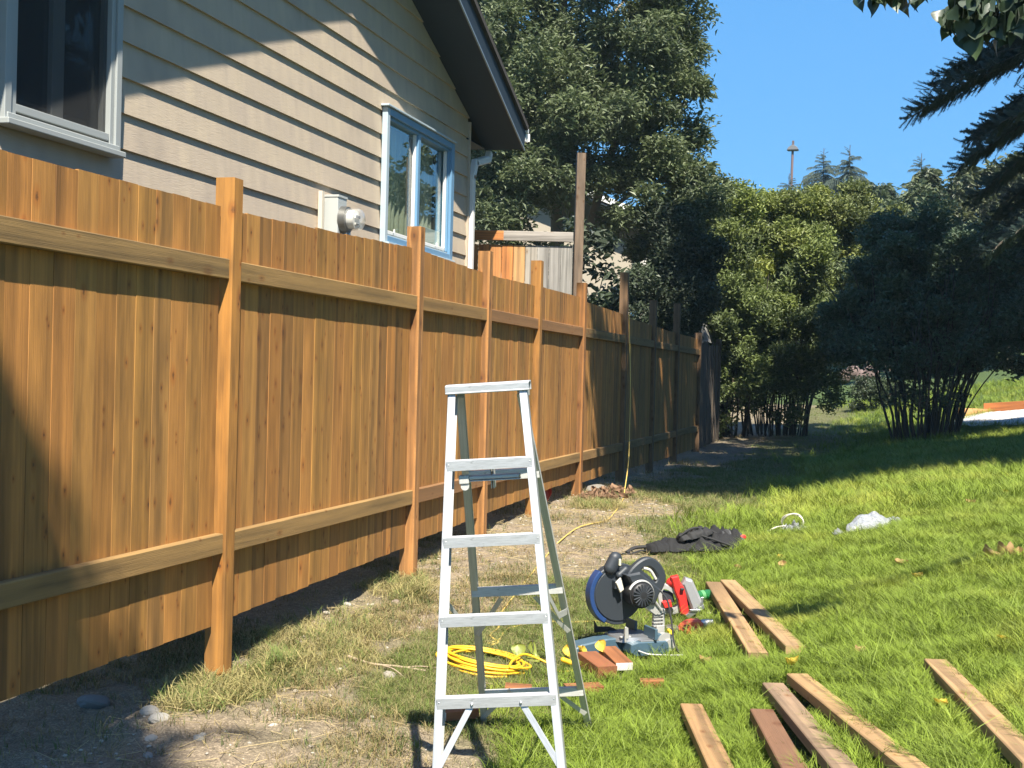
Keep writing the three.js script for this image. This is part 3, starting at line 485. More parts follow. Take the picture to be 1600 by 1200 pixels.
// ------------------------------------------------------------------ lumber lying on the grass
const plankLines = [];
{
  const PLANKS = [
    [[-0.952, 0.37, -7.90], [-0.523, 0.316, -6.18], 0, 'tan plank lying nearest the mitre saw, left of the two crossed at their far ends'],
    [[-0.869, 0.382, -7.94], [-0.353, 0.358, -6.21], 1, 'tan plank right of the plank by the mitre saw, ends spread apart'],
    [[-0.737, 0.229, -5.448], [-0.42, 0.212, -4.30], 2, 'golden plank lying leftmost at the bottom, beside the dark brown plank'],
    [[-0.426, 0.283, -5.257], [-0.17, 0.272, -4.2], 3, 'dark reddish brown plank lying in the grass between paler planks'],
    [[-0.41, 0.309, -5.62], [-0.03, 0.31, -4.3], 4, 'greyish weathered plank lying between the dark brown and the long golden plank'],
    [[-0.314, 0.338, -5.71], [0.20, 0.37, -4.2], 5, 'long golden plank lying right of the greyish plank at the bottom'],
    [[0.253, 0.468, -5.62], [0.50, 0.45, -4.25], 0, 'single tan plank lying apart in the long grass at the right edge'],
  ];
  for (const [a, b, ln, label] of PLANKS) {
    const A = V(...a).add(V(0, 0.042, 0)), Bb = V(...b).add(V(0, 0.042, 0)), o = soloThing('plank', beam(A.distanceTo(Bb), 0.094, 0.042, { ch: 0.004, lane: ln, lanes: 6, v0: R() }), M.lumber, label, 'plank', 'planks laid out on the grass');
    along(o, A, Bb, V(0, 1, 0)); plankLines.push([A, Bb]);
  }
  const s = soloThing('wood_offcut', merge([beam(0.34, 0.07, 0.03, { lane: 2, lanes: 6 }), extr([[0, 0], [0.035, 0.0], [0.02, -0.06], [0.012, -0.03]], 0.02, 0.001).translate(-0.03, 0.01, -0.026)]), std([1, 0.72, 0.6], 0.85, 0, { map: texLumber }), 'splintered reddish wood piece poking in beside the plank at the right edge', 'wood offcut');
  along(s, V(0.46, 0.475, -4.93), V(0.74, 0.51, -5.02), V(0, 1, 0));
  const off = (a, b, w, t, ln, label, m = M.offcut, end) => {
    const A = V(...a).add(V(0, 0.022, 0)), Bb = V(...b).add(V(0, 0.022, 0)), o = soloThing('wood_offcut', beam(A.distanceTo(Bb), w, t, { ch: 0.003, lane: ln, lanes: 6, v0: R() }), m, label, 'wood offcut', 'wood offcuts around the ladder and saw');
    along(o, A, Bb, V(0, 1, 0)); if (end) part('end_grain', bx(w - 0.004, 0.003, t - 0.004, 0, A.distanceTo(Bb) + 0.002, -t / 2, 0.001), std([0.62, 0.60, 0.54], 0.9), o, 'pale sealed end'); return o;
  };
  M.offcut = std([0.86, 0.55, 0.44], 0.85, 0, { map: texLumber, bumpMap: M.lumber.bumpMap, bumpScale: 0.0012 });
  off([-1.345, 0.283, -6.13], [-1.20, 0.265, -5.93], 0.10, 0.06, 3, 'dark brown wood block under the mitre saw, left of the block with the pale end', std([1.35, 0.95, 0.75], 0.85, 0, { map: texLumber }));
  off([-1.27, 0.29, -6.26], [-1.14, 0.268, -6.03], 0.088, 0.04, 2, 'reddish brown wood block with a pale end beside the mitre saw base', M.offcut, true);
  off([-1.035, 0.232, -5.87], [-0.93, 0.236, -5.90], 0.055, 0.04, 2, 'small wood offcut lying alone in the grass right of the ladder');
  off([-1.34, 0.222, -5.665], [-1.19, 0.225, -5.745], 0.085, 0.04, 0, 'tan wood offcut behind the right rear leg of the ladder');
  off([-1.575, 0.245, -5.49], [-1.46, 0.24, -5.52], 0.085, 0.036, 2, 'reddish wood offcut seen through the ladder above its lowest step');
  off([-1.60, 0.232, -5.125], [-1.71, 0.23, -5.03], 0.085, 0.038, 2, 'brown wood offcut with a pale end inside the shadow of the ladder', M.offcut, true);
}

// ------------------------------------------------------------------ sliding mitre saw, tipped open
{
  const t = thing('mitre_saw', 'dark blue grey mitre saw with raised head and blue blade guard on the grass', 'mitre saw', [-1.13, 0.262, -6.55], Math.atan2(-0.62, -0.78)); t.scale.setScalar(0.87);
  const sub = (name, g, m, p = t, label) => part(name, g, m, p, label);
  // local: +x towards the operator, y up, -z towards the ladder side
  sub('base', [extr([[-0.04, 0], [0.17, 0], [0.20, 0.02], [0.20, 0.062], [0.16, 0.072], [-0.03, 0.07], [-0.04, 0.05]], 0.34, 0.006).translate(0, 0, -0.2), extr([[0.1, 0.0], [0.48, 0.0], [0.52, 0.02], [0.46, 0.05], [0.3, 0.075], [0.12, 0.08]], 0.11, 0.008).translate(0, 0, -0.085)], M.sawBlue);
  sub('table', [new THREE.CylinderGeometry(0.125, 0.135, 0.03, 36).translate(0.13, 0.08, -0.03), extr([[0.12, 0], [0.38, 0], [0.38, 0.012], [0.12, 0.016]], 0.05, 0.003).translate(0, 0.05, -0.025), bx(0.12, 0.014, 0.34, 0.08, 0.078, -0.03)], std([0.30, 0.31, 0.32], 0.35, 0.6));
  sub('table_fence', [bx(0.018, 0.065, 0.14, 0.05, 0.118, -0.15), bx(0.018, 0.065, 0.12, 0.05, 0.118, 0.09), bx(0.05, 0.03, 0.05, 0.02, 0.10, -0.16)], M.sawBlue);
  sub('clamp', [cyl(0.012, 0.016, 0.06, 0.20, 0.12, -0.13, 12), bx(0.07, 0.012, 0.02, 0.2, 0.095, -0.12), bx(0.012, 0.09, 0.012, 0.225, 0.12, -0.17)], M.castGrey);
  sub('stand_wire', tube([[0.16, 0.03, -0.21], [0.12, 0.018, -0.25], [0.0, 0.012, -0.285], [-0.09, 0.01, -0.30]], 0.005, 24, 6), M.castGrey);
  sub('mitre_lever', [bx(0.08, 0.02, 0.022, 0.43, 0.035, 0.0), new THREE.SphereGeometry(0.02, 14, 10).translate(0.475, 0.035, 0)], M.charcoal);
  sub('stop_fin', extr([[0.14, 0.09], [0.30, 0.09], [0.305, 0.155], [0.285, 0.12], [0.2, 0.115]], 0.014, 0.002).translate(0, 0, 0.07), M.black);
  sub('pivot_housing', [new THREE.CylinderGeometry(0.05, 0.055, 0.05, 24).rotateX(Math.PI / 2).translate(-0.03, 0.065, -0.17), bx(0.055, 0.10, 0.05, -0.03, 0.10, -0.1), new THREE.CylinderGeometry(0.034, 0.034, 0.03, 20).rotateX(Math.PI / 2).translate(-0.05, 0.05, -0.19)], M.castGrey);
  // upright with cast ribs, and the arm up to the head
  sub('support', [bx(0.055, 0.13, 0.02, -0.02, 0.17, -0.09), ...[0, 1, 2, 3, 4].map((k) => bx(0.062, 0.008, 0.03, -0.02, 0.125 + k * 0.02, -0.1, 0.002)), bx(0.012, 0.15, 0.035, -0.055, 0.17, -0.10)], M.castGrey);
  sub('pivot_bolt', [new THREE.TorusGeometry(0.018, 0.006, 8, 18).translate(-0.02, 0.235, -0.118), new THREE.CylinderGeometry(0.012, 0.012, 0.012, 12).rotateX(Math.PI / 2).translate(-0.02, 0.235, -0.118)], M.castGrey);
  const arm = [[-0.045, 0.225], [0.005, 0.215], [0.135, 0.305], [0.115, 0.355], [0.06, 0.33]];
  sub('arm', [extr(arm, 0.03, 0.003, [[[0.0, 0.245], [0.03, 0.262], [0.022, 0.285], [-0.01, 0.262]], [[0.042, 0.272], [0.07, 0.29], [0.062, 0.315], [0.032, 0.297]]]).translate(0, 0, -0.12), tube([[-0.03, 0.24, -0.13], [0.05, 0.33, -0.13], [0.09, 0.35, -0.125]], 0.008, 14, 8)], M.castGrey);
  const cx = 0.215, cy = 0.335, ring = (r, a0, a1, n = 26) => Array.from({ length: n + 1 }, (_, i) => { const a = a0 + (a1 - a0) * i / n; return [cx + r * Math.cos(a), cy + r * Math.sin(a)]; });
  // blade, fixed guard, retracting guard
  const teeth = []; for (let i = 0; i < 80; i++) { const a = i / 80 * Math.PI * 2; teeth.push([cx + 0.152 * Math.cos(a), cy + 0.152 * Math.sin(a)], [cx + 0.145 * Math.cos(a + 0.03), cy + 0.145 * Math.sin(a + 0.03)]); }
  sub('blade', extr(teeth, 0.0025, 0).translate(0, 0, -0.03), M.steel);
  sub('blade_guard', [extr(ring(0.172, -0.5, Math.PI + 0.25).concat(ring(0.03, Math.PI + 0.25, -0.5, 8)), 0.05, 0.006).translate(0, 0, -0.05), extr(ring(0.155, 0, Math.PI * 2), 0.012, 0.003).translate(0, 0, -0.058), extr(ring(0.178, -1.9, -0.4).concat(ring(0.1, -0.4, -1.9)), 0.05, 0.003).translate(0, 0, -0.05)], M.charcoal);
  sub('lower_guard', [extr(ring(0.186, -1.05, 0.8).concat(ring(0.167, 0.8, -1.05)), 0.062, 0.004).translate(0, 0, -0.06)], M.guardBlue, t, 'blue retracting blade guard');
  // motor
  const motor = sub('motor', [new THREE.CylinderGeometry(0.072, 0.078, 0.10, 30).rotateX(Math.PI / 2).translate(0.13, 0.345, -0.13), new THREE.SphereGeometry(0.07, 24, 10, 0, Math.PI * 2, 0, Math.PI / 2).scale(1, 0.35, 1).rotateX(-Math.PI / 2).translate(0.13, 0.345, -0.18)], M.black);
  part('vent_rib', Array.from({ length: 18 }, (_, i) => bx(0.045, 0.006, 0.012, 0.042, 0, 0, 0.002).rotateZ(i / 18 * Math.PI * 2).translate(0.13, 0.345, -0.198)), M.charcoal, motor);
  sub('motor_collar', new THREE.TorusGeometry(0.076, 0.011, 8, 30, 3.6).rotateZ(0.4).translate(0.13, 0.345, -0.165), M.castGrey);
  sub('gear_case', [extr([[0.0, 0.36], [0.03, 0.29], [0.10, 0.29], [0.14, 0.36], [0.2, 0.45], [0.13, 0.46]], 0.08, 0.012).translate(0, 0, -0.14), bx(0.05, 0.05, 0.04, 0.24, 0.395, -0.08)], M.charcoal);
  sub('label_plate', extr([[0.215, 0.37], [0.235, 0.355], [0.262, 0.41], [0.235, 0.435]], 0.012, 0.002).translate(0, 0, -0.112), std([0.6, 0.57, 0.48], 0.5));
  // D handle, front knob
  const outer = smoothLoop([[0.19, 0.445], [0.135, 0.515], [0.06, 0.545], [0.0, 0.515], [-0.045, 0.44], [-0.03, 0.375], [0.015, 0.335], [0.09, 0.385]]), inner = smoothLoop([[0.118, 0.485], [0.07, 0.508], [0.028, 0.488], [-0.006, 0.432], [0.016, 0.402], [0.065, 0.44]], 30);
  sub('handle', extr(outer, 0.034, 0.009, [inner]).translate(0, 0, -0.125), M.charcoal);
  sub('handle_grip', tube([[0.10, 0.492, -0.13], [0.055, 0.478, -0.13], [0.015, 0.425, -0.13]], 0.009, 12, 8), std([0.55, 0.52, 0.46], 0.5));
  sub('carry_knob', [new THREE.CapsuleGeometry(0.041, 0.06, 10, 22).scale(1, 1, 0.85).rotateZ(0.5).translate(0.262, 0.515, -0.06), new THREE.CapsuleGeometry(0.022, 0.05, 6, 14).rotateZ(0.9).translate(0.205, 0.462, -0.07)], M.charcoal);
  sub('knob_label', bx(0.014, 0.04, 0.02, 0.235, 0.525, -0.092, 0.004), std([0.66, 0.62, 0.42], 0.6)).rotation.z = 0.0;
  sub('power_cord', tube([[0.0, 0.37, -0.14], [-0.04, 0.31, -0.17], [-0.055, 0.2, -0.2], [-0.06, 0.06, -0.24], [-0.10, 0.0, -0.26], [-0.2, -0.005, -0.22], [-0.27, 0.0, -0.14]], 0.0055, 50, 7), M.rubber);
}
// circular saw with its red body
{
  const t = thing('circular_saw', 'red circular saw with grey handle and silver guard behind the mitre saw', 'circular saw', [-1.06, 0.305, -7.3], 0.28);
  const q = (x, y) => [(x - 1045) / 273, (975 - y) / 273], Q = (l) => l.map((p) => q(...p));
  part('handle', [extr(smoothLoop(Q([[1006, 924], [1022, 929], [1038, 938], [1047, 962], [1040, 970], [1018, 972], [1012, 962], [1008, 945]])), 0.034, 0.005, [smoothLoop(Q([[1016, 934], [1032, 942], [1038, 958], [1032, 962], [1020, 962], [1014, 948]]), 24)])], M.castGrey, t);
  part('motor', [new THREE.CylinderGeometry(0.042, 0.045, 0.09, 20).rotateX(Math.PI / 2).translate(...q(1055, 948), -0.02), extr(Q([[1014, 938], [1030, 942], [1033, 954], [1018, 956]]), 0.05, 0.004).translate(0, 0, -0.03)], M.charcoal, t);
  part('body', [extr(Q([[1028, 916], [1036, 914], [1040, 926], [1046, 930], [1053, 966], [1050, 972], [1044, 970], [1040, 950], [1034, 936]]), 0.045, 0.007).translate(0, 0, 0.012), new THREE.SphereGeometry(0.034, 16, 12).scale(1.2, 0.9, 1).translate(...q(1031, 924), 0.02), new THREE.SphereGeometry(0.02, 12, 10).translate(...q(1038, 927), 0.04), extr(Q([[1014, 954], [1026, 952], [1028, 960], [1018, 962]]), 0.05, 0.004).translate(0, 0, 0.01)], M.red, t);
  part('blade_guard', [extr(Q([[1047, 925], [1050, 919], [1057, 921], [1072, 952], [1070, 958], [1062, 962]]), 0.06, 0.012).translate(0, 0, 0.0)], std([0.36, 0.36, 0.37], 0.4, 0.35), t);
  part('base_plate', [extr(Q([[1050, 972], [1077, 956], [1078, 961], [1054, 977]]), 0.13, 0.002).translate(0, 0, -0.06), bx(0.012, 0.06, 0.02, ...q(1075, 952), 0.06, 0.003), bx(0.06, 0.012, 0.012, ...q(1064, 964), 0.075, 0.002)], M.steel, t);
  part('trigger', bx(0.03, 0.02, 0.03, ...q(1022, 966), 0.02, 0.004), M.black, t);
  part('knob', [new THREE.CylinderGeometry(0.018, 0.018, 0.04, 14).rotateX(Math.PI / 2).translate(...q(1026, 966), 0.05), bx(0.02, 0.012, 0.06, ...q(1043, 932), 0.055, 0.003)], M.black, t);
  part('cord', tube([[...q(1040, 970), 0], [...q(1036, 985), 0.04], [...q(1032, 998), 0.12]], 0.005, 16, 6), M.rubber, t);
}
// faded red power tool
{
  const t = thing('power_tool', 'faded red hand power tool with grey nose lying right of the mitre saw', 'power tool', [-0.955, 0.295, -6.92], 0.28);
  const body = extr([[-0.055, -0.012], [-0.045, 0.004], [-0.02, 0.022], [0.01, 0.03], [0.045, 0.03], [0.06, 0.018], [0.058, -0.01], [0.035, -0.02], [0.03, -0.034], [-0.02, -0.036], [-0.03, -0.022]], 0.045, 0.01);
  part('body', [body.translate(0, 0.02, -0.02)], M.redFaded, t);
  part('vents', [0, 1, 2].map((k) => bx(0.03, 0.004, 0.004, -0.03 + k * 0.004, 0.015 + k * 0.009, 0.036, 0.001)), M.black, t);
  part('button', new THREE.CylinderGeometry(0.011, 0.011, 0.01, 14).rotateX(Math.PI / 2).translate(0.012, 0.016, 0.036), M.charcoal, t);
  part('nose', [new THREE.CylinderGeometry(0.019, 0.023, 0.045, 18).rotateZ(-1.35).translate(0.085, 0.04, 0), new THREE.CylinderGeometry(0.013, 0.016, 0.02, 16).rotateZ(-1.35).translate(0.115, 0.047, 0)], M.castGrey, t);
  part('battery', [bx(0.075, 0.05, 0.065, -0.10, 0.0, 0.01, 0.012), bx(0.03, 0.02, 0.05, -0.055, 0.0, 0.0, 0.006)], std([0.10, 0.085, 0.085], 0.6), t);
}
// green plastic bottle, dented
{
  const pr = [[0, 0], [0.026, 0.001], [0.030, 0.01], [0.0305, 0.03], [0.027, 0.04], [0.0305, 0.05], [0.030, 0.085], [0.027, 0.095], [0.030, 0.105], [0.026, 0.125], [0.014, 0.15], [0.0115, 0.165]];
  const g = new THREE.LatheGeometry(pr.map((p) => new THREE.Vector2(...p)), 26), P = g.attributes.position;
  for (let i = 0; i < P.count; i++) { const y = P.getY(i), a = Math.atan2(P.getZ(i), P.getX(i)), k = 1 - 0.22 * Math.max(0, Math.cos(a - 1)) * Math.exp(-(((y - 0.07) / 0.03) ** 2)); P.setX(i, P.getX(i) * k); P.setZ(i, P.getZ(i) * k); }
  g.computeVertexNormals();
  const t = thing('bottle', 'crushed green plastic bottle lying beside the plank near the saws', 'bottle', [-1.035, 0.36, -7.58]);
  t.rotation.set(0, 0.75, -1.45);
  part('bottle_body', g, phys([0.10, 0.52, 0.20], { roughness: 0.06, transmission: 0.75, thickness: 0, ior: 1.5 }), t);
  part('cap', new THREE.CylinderGeometry(0.0145, 0.0145, 0.018, 18).translate(0, 0.172, 0), std([0.75, 0.74, 0.68], 0.5), t);
  part('label_band', new THREE.CylinderGeometry(0.0308, 0.0308, 0.022, 26, 1, true).translate(0, 0.068, 0), phys([0.16, 0.42, 0.18], { roughness: 0.35, transmission: 0.3, thickness: 0 }), t);
}

// ------------------------------------------------------------------ cords
{
  const on = (x, z, d = 0.006) => V(x, gy(x, z) + d, z);
  const P = []; let a = 0; const r = rng(4);
  const cxx = -1.79, cz = -5.86;
  for (let i = 0; i <= 9 * 16; i++) { a += Math.PI * 2 / 16; const turn = i / 16, ra = 0.185 + 0.022 * Math.sin(turn * 2.3) + 0.014 * Math.sin(a * 2 + turn), rb = 0.15 + 0.02 * Math.cos(turn * 1.9); const x = cxx + Math.cos(a + 0.3) * ra + Math.sin(turn * 3.1) * 0.016, z = cz + Math.sin(a + 0.3) * rb + Math.cos(turn * 2.2) * 0.014; P.push(V(x, gy(x, z) + 0.012 + 0.006 * turn * (0.6 + 0.4 * Math.sin(a)), z)); }
  P.push(on(-1.62, -5.98, 0.05), on(-1.5, -6.02, 0.012), on(-1.44, -5.97), on(-1.37, -6.06), on(-1.42, -6.16));
  const c = thing('extension_cord', 'thick yellow extension cord coiled on the grass behind the ladder', 'extension cord', [cxx, gy(cxx, cz), cz]);
  part('cord', tube(P.map((p) => p.sub(c.position)), 0.0062, 900, 7), M.yellow, c);
  part('plug', [new THREE.CapsuleGeometry(0.013, 0.04, 6, 12).rotateZ(1.2).rotateY(0.5).translate(0.37, 0.02, -0.16)], M.yellow, c);
  part('connector', [new THREE.CapsuleGeometry(0.014, 0.045, 6, 12).rotateX(1.3).translate(0.045, 0.03, 0.16)], M.yellow, c);
  // the thin cord that hangs from the fence and runs along the ground
  const line = [V(-2.72, 2.36, -14.13), V(-2.705, 2.1, -14.12), V(-2.64, 1.6, -13.9), V(-2.58, 1.2, -13.6), V(-2.45, 0.8, -12.9), V(-2.36, 0.54, -12.25)];
  const run = [[-2.32, -12.0], [-2.24, -11.4], [-2.16, -10.8], [-2.13, -10.3], [-2.19, -9.58], [-2.18, -8.84], [-2.15, -8.4], [-2.10, -7.94], [-2.03, -7.23], [-1.985, -6.78], [-1.91, -6.5], [-1.90, -6.32], [-1.82, -6.2], [-1.84, -6.12]].map(([x, z]) => on(x, z, 0.008 + 0.008 * R()));
  soloThing('extension_cord', tube([...line, ...run], 0.0052, 420, 6), M.yellowPale, 'thin yellow cord hanging down from a dark fence post and running along the ground', 'extension cord');
  const br = [[-1.87, -6.15], [-1.84, -6.28], [-1.86, -6.42], [-1.86, -6.52], [-1.73, -6.76], [-1.65, -6.79], [-1.57, -6.84], [-1.45, -6.94], [-1.41, -6.93], [-1.36, -6.99]].map(([x, z]) => on(x, z, 0.008));
  soloThing('extension_cord', tube(br, 0.0055, 160, 6), M.yellowPale, 'yellow cord lying across the grass between the coil and the mitre saw', 'extension cord');
  const b2 = [[-1.36, -8.45], [-1.33, -8.62], [-1.30, -8.78], [-1.2, -8.85]].map(([x, z]) => on(x, z, 0.006));
  soloThing('extension_cord', tube([...b2, on(-1.22, -8.74), on(-1.27, -8.68), on(-1.18, -8.72), on(-1.08, -8.86)], 0.0045, 80, 6), M.yellowPale, 'short loop of pale yellow cord in the grass in front of the black bag', 'extension cord');
  const y2 = [[-1.08, -6.85], [-1.055, -6.74], [-1.03, -6.68], [-1.0, -6.72], [-1.02, -6.8]];
  const yc = thing('yellow_plug', 'yellow cord end and plug beside the mitre saw pivot', 'plug', [-1.05, gy(-1.05, -6.62), -6.62]);
  part('cord', tube([V(-0.03, 0.02, -0.05), V(0.0, 0.045, -0.03), V(0.03, 0.075, 0.0), V(0.035, 0.09, -0.02), V(0.02, 0.1, -0.03)], 0.009, 30, 8), M.yellow, yc); part('plug', bx(0.05, 0.045, 0.04, -0.035, 0.025, 0, 0.012), M.yellow, yc);
}

// ------------------------------------------------------------------ soft things on the grass
function lump(len, prof, noise, seed, nx = 70, ny = 28) { // crumpled cloth: sections along +X with half width and height
  const pos = [], idx = [], uv = [];
  for (let i = 0; i <= nx; i++) for (let j = 0; j <= ny; j++) {
    const u = i / nx, a = (j / ny) * Math.PI * 2, w = tab(prof.map((p) => [p[0], p[1]]), u), h = tab(prof.map((p) => [p[0], p[2]]), u), cz = tab(prof.map((p) => [p[0], p[3] ?? 0]), u);
    const fold = (Math.abs(fbm(u * 9 + seed, a * 1.3, 4, seed) - 0.5) * 2 - 0.35) * noise + (fbm(u * 30, a * 5, 2, seed + 5) - 0.5) * noise * 0.35, end = Math.sqrt(clamp(Math.min(u, 1 - u) * 14));
    const sgn = Math.sin(a) < 0 ? 0.25 : 1;
    pos.push(u * len, Math.max(-0.01, (Math.sin(a) * h * sgn + h * 0.25) * end * (1 + fold * 2) + fold * 0.05 * end), cz + Math.cos(a) * w * end * (1 + fold));
    uv.push(u * 4, j / ny * 2);
    if (i < nx && j < ny) { const k = i * (ny + 1) + j; idx.push(k, k + 1, k + ny + 1, k + 1, k + ny + 2, k + ny + 1); }
  }
  const g = new THREE.BufferGeometry(); g.setAttribute('position', new THREE.Float32BufferAttribute(pos, 3)); g.setAttribute('uv', new THREE.Float32BufferAttribute(uv, 2)); g.setIndex(idx); g.computeVertexNormals(); return g;
}
{
  const cloth = std([0.011, 0.011, 0.012], 0.85), web = std([0.02, 0.02, 0.021], 0.8);
  const t = thing('tool_bag', 'black fabric bag with straps lying crumpled on the lawn behind the saws', 'bag', [-1.56, 0.415, -8.98], 0.62); t.scale.set(1.14, 0.92, 1.14);
  part('bag_body', lump(0.66, [[0, 0.07, 0.05], [0.15, 0.10, 0.075], [0.35, 0.13, 0.10], [0.6, 0.16, 0.135], [0.85, 0.14, 0.15], [1, 0.10, 0.11]], 0.34, 3), cloth, t);
  part('flap', lump(0.14, [[0, 0.06, 0.045], [0.5, 0.085, 0.065], [1, 0.07, 0.06]], 0.2, 8, 26, 18).translate(-0.02, 0.012, 0.04), std([0.012, 0.012, 0.013], 0.9), t);
  part('pocket', lump(0.24, [[0, 0.05, 0.04], [0.5, 0.08, 0.06], [1, 0.06, 0.05]], 0.3, 14, 30, 18).rotateZ(0.25).translate(0.2, 0.085, 0.03), web, t);
  part('pocket', lump(0.16, [[0, 0.05, 0.05], [0.5, 0.07, 0.065], [1, 0.05, 0.04]], 0.25, 19, 26, 18).translate(0.5, 0.085, 0.02), std([0.06, 0.062, 0.065], 0.7), t, 'grey pocket at the top of the bag');
  part('patch', [new THREE.SphereGeometry(0.022, 12, 8).scale(1, 0.9, 0.4).translate(0.645, 0.115, 0.06)], std([0.62, 0.035, 0.03], 0.5), t, 'small red patch');
  part('strap', [tube([[0.0, 0.03, 0.03], [-0.06, 0.045, 0.05], [-0.12, 0.01, 0.04], [-0.2, 0.006, 0.02], [-0.25, 0.02, 0.0], [-0.28, 0.012, -0.01]], 0.011, 30, 6).scale(1, 0.6, 1), tube([[0.02, 0.05, 0.02], [-0.08, 0.04, 0.0], [-0.15, 0.01, 0.03]], 0.014, 16, 6)], web, t);
  part('strap', [tube([[0.2, 0.13, 0.05], [0.28, 0.19, 0.06], [0.38, 0.185, 0.05], [0.45, 0.15, 0.06]], 0.009, 24, 6), tube([[0.3, 0.15, 0.08], [0.38, 0.12, 0.12], [0.5, 0.07, 0.15]], 0.008, 24, 6)], web, t);
  const n = thing('paper_cup', 'small pale green paper carton beside the red patch of the black bag', 'carton', [-0.985, 0.42, -9.62], 0.4);
  part('carton', bx(0.07, 0.05, 0.05, 0, 0.03, 0, 0.004), std([0.52, 0.62, 0.42], 0.6), n); part('flap', bx(0.03, 0.002, 0.045, 0.045, 0.05, 0, 0.0008), std([0.55, 0.64, 0.45], 0.6), n).rotation.z = 0.3;
  const b = thing('plastic_bag', 'grey white plastic bag lying stretched out in the long grass on the bank', 'plastic bag', [-0.20, 0.605, -9.3], 0.93);
  const film = phys([0.40, 0.42, 0.44], { roughness: 0.3, transmission: 0.25, thickness: 0, clearcoat: 0.5, clearcoatRoughness: 0.25, bumpMap: tex(256, 256, (u, v, o) => { const q = Math.abs(fbm(u * 9, v * 14, 4, 3) - 0.5) * 2.4; o[0] = o[1] = o[2] = clamp(q); }, { srgb: false }), bumpScale: 0.012 });
  part('bag_film', lump(0.62, [[0, 0.02, 0.02], [0.12, 0.06, 0.05], [0.3, 0.11, 0.09], [0.5, 0.12, 0.10], [0.72, 0.065, 0.06], [0.88, 0.075, 0.07], [1, 0.06, 0.06]], 0.13, 41, 90, 40), film, b);
  part('bag_handle', lump(0.16, [[0, 0.02, 0.012], [0.5, 0.03, 0.02], [1, 0.015, 0.012]], 0.5, 47, 30, 12).rotateY(0.3).translate(-0.13, -0.01, 0.0), film, b);
  const w = thing('cable_bundle', 'loops of white cable on a crumpled clear bag near the edge of the shade', 'cable', [-0.62, 0.515, -10.05], 0.3);
  const wm = std([0.66, 0.63, 0.52], 0.5);
  for (const [tl, ph, rr] of [[1.2, 0, 0.07], [1.4, 1.3, 0.062]]) part('cable_loop', tube(Array.from({ length: 18 }, (_, i) => { const a = i / 18 * Math.PI * 2; return V(Math.cos(a) * rr * 1.1, 0.06 + Math.sin(a) * rr, Math.sin(a + ph) * 0.05 * tl); }), 0.0055, 50, 6, true), wm, w);
  part('cable_tail', tube([[-0.05, 0.03, 0], [-0.12, 0.02, 0.01], [-0.2, -0.01, 0.05]], 0.006, 20, 6), wm, w);
  part('clear_bag', lump(0.26, [[0, 0.04, 0.03], [0.5, 0.07, 0.055], [1, 0.03, 0.03]], 0.5, 53, 40, 20).translate(-0.1, -0.01, 0), film, w);
}

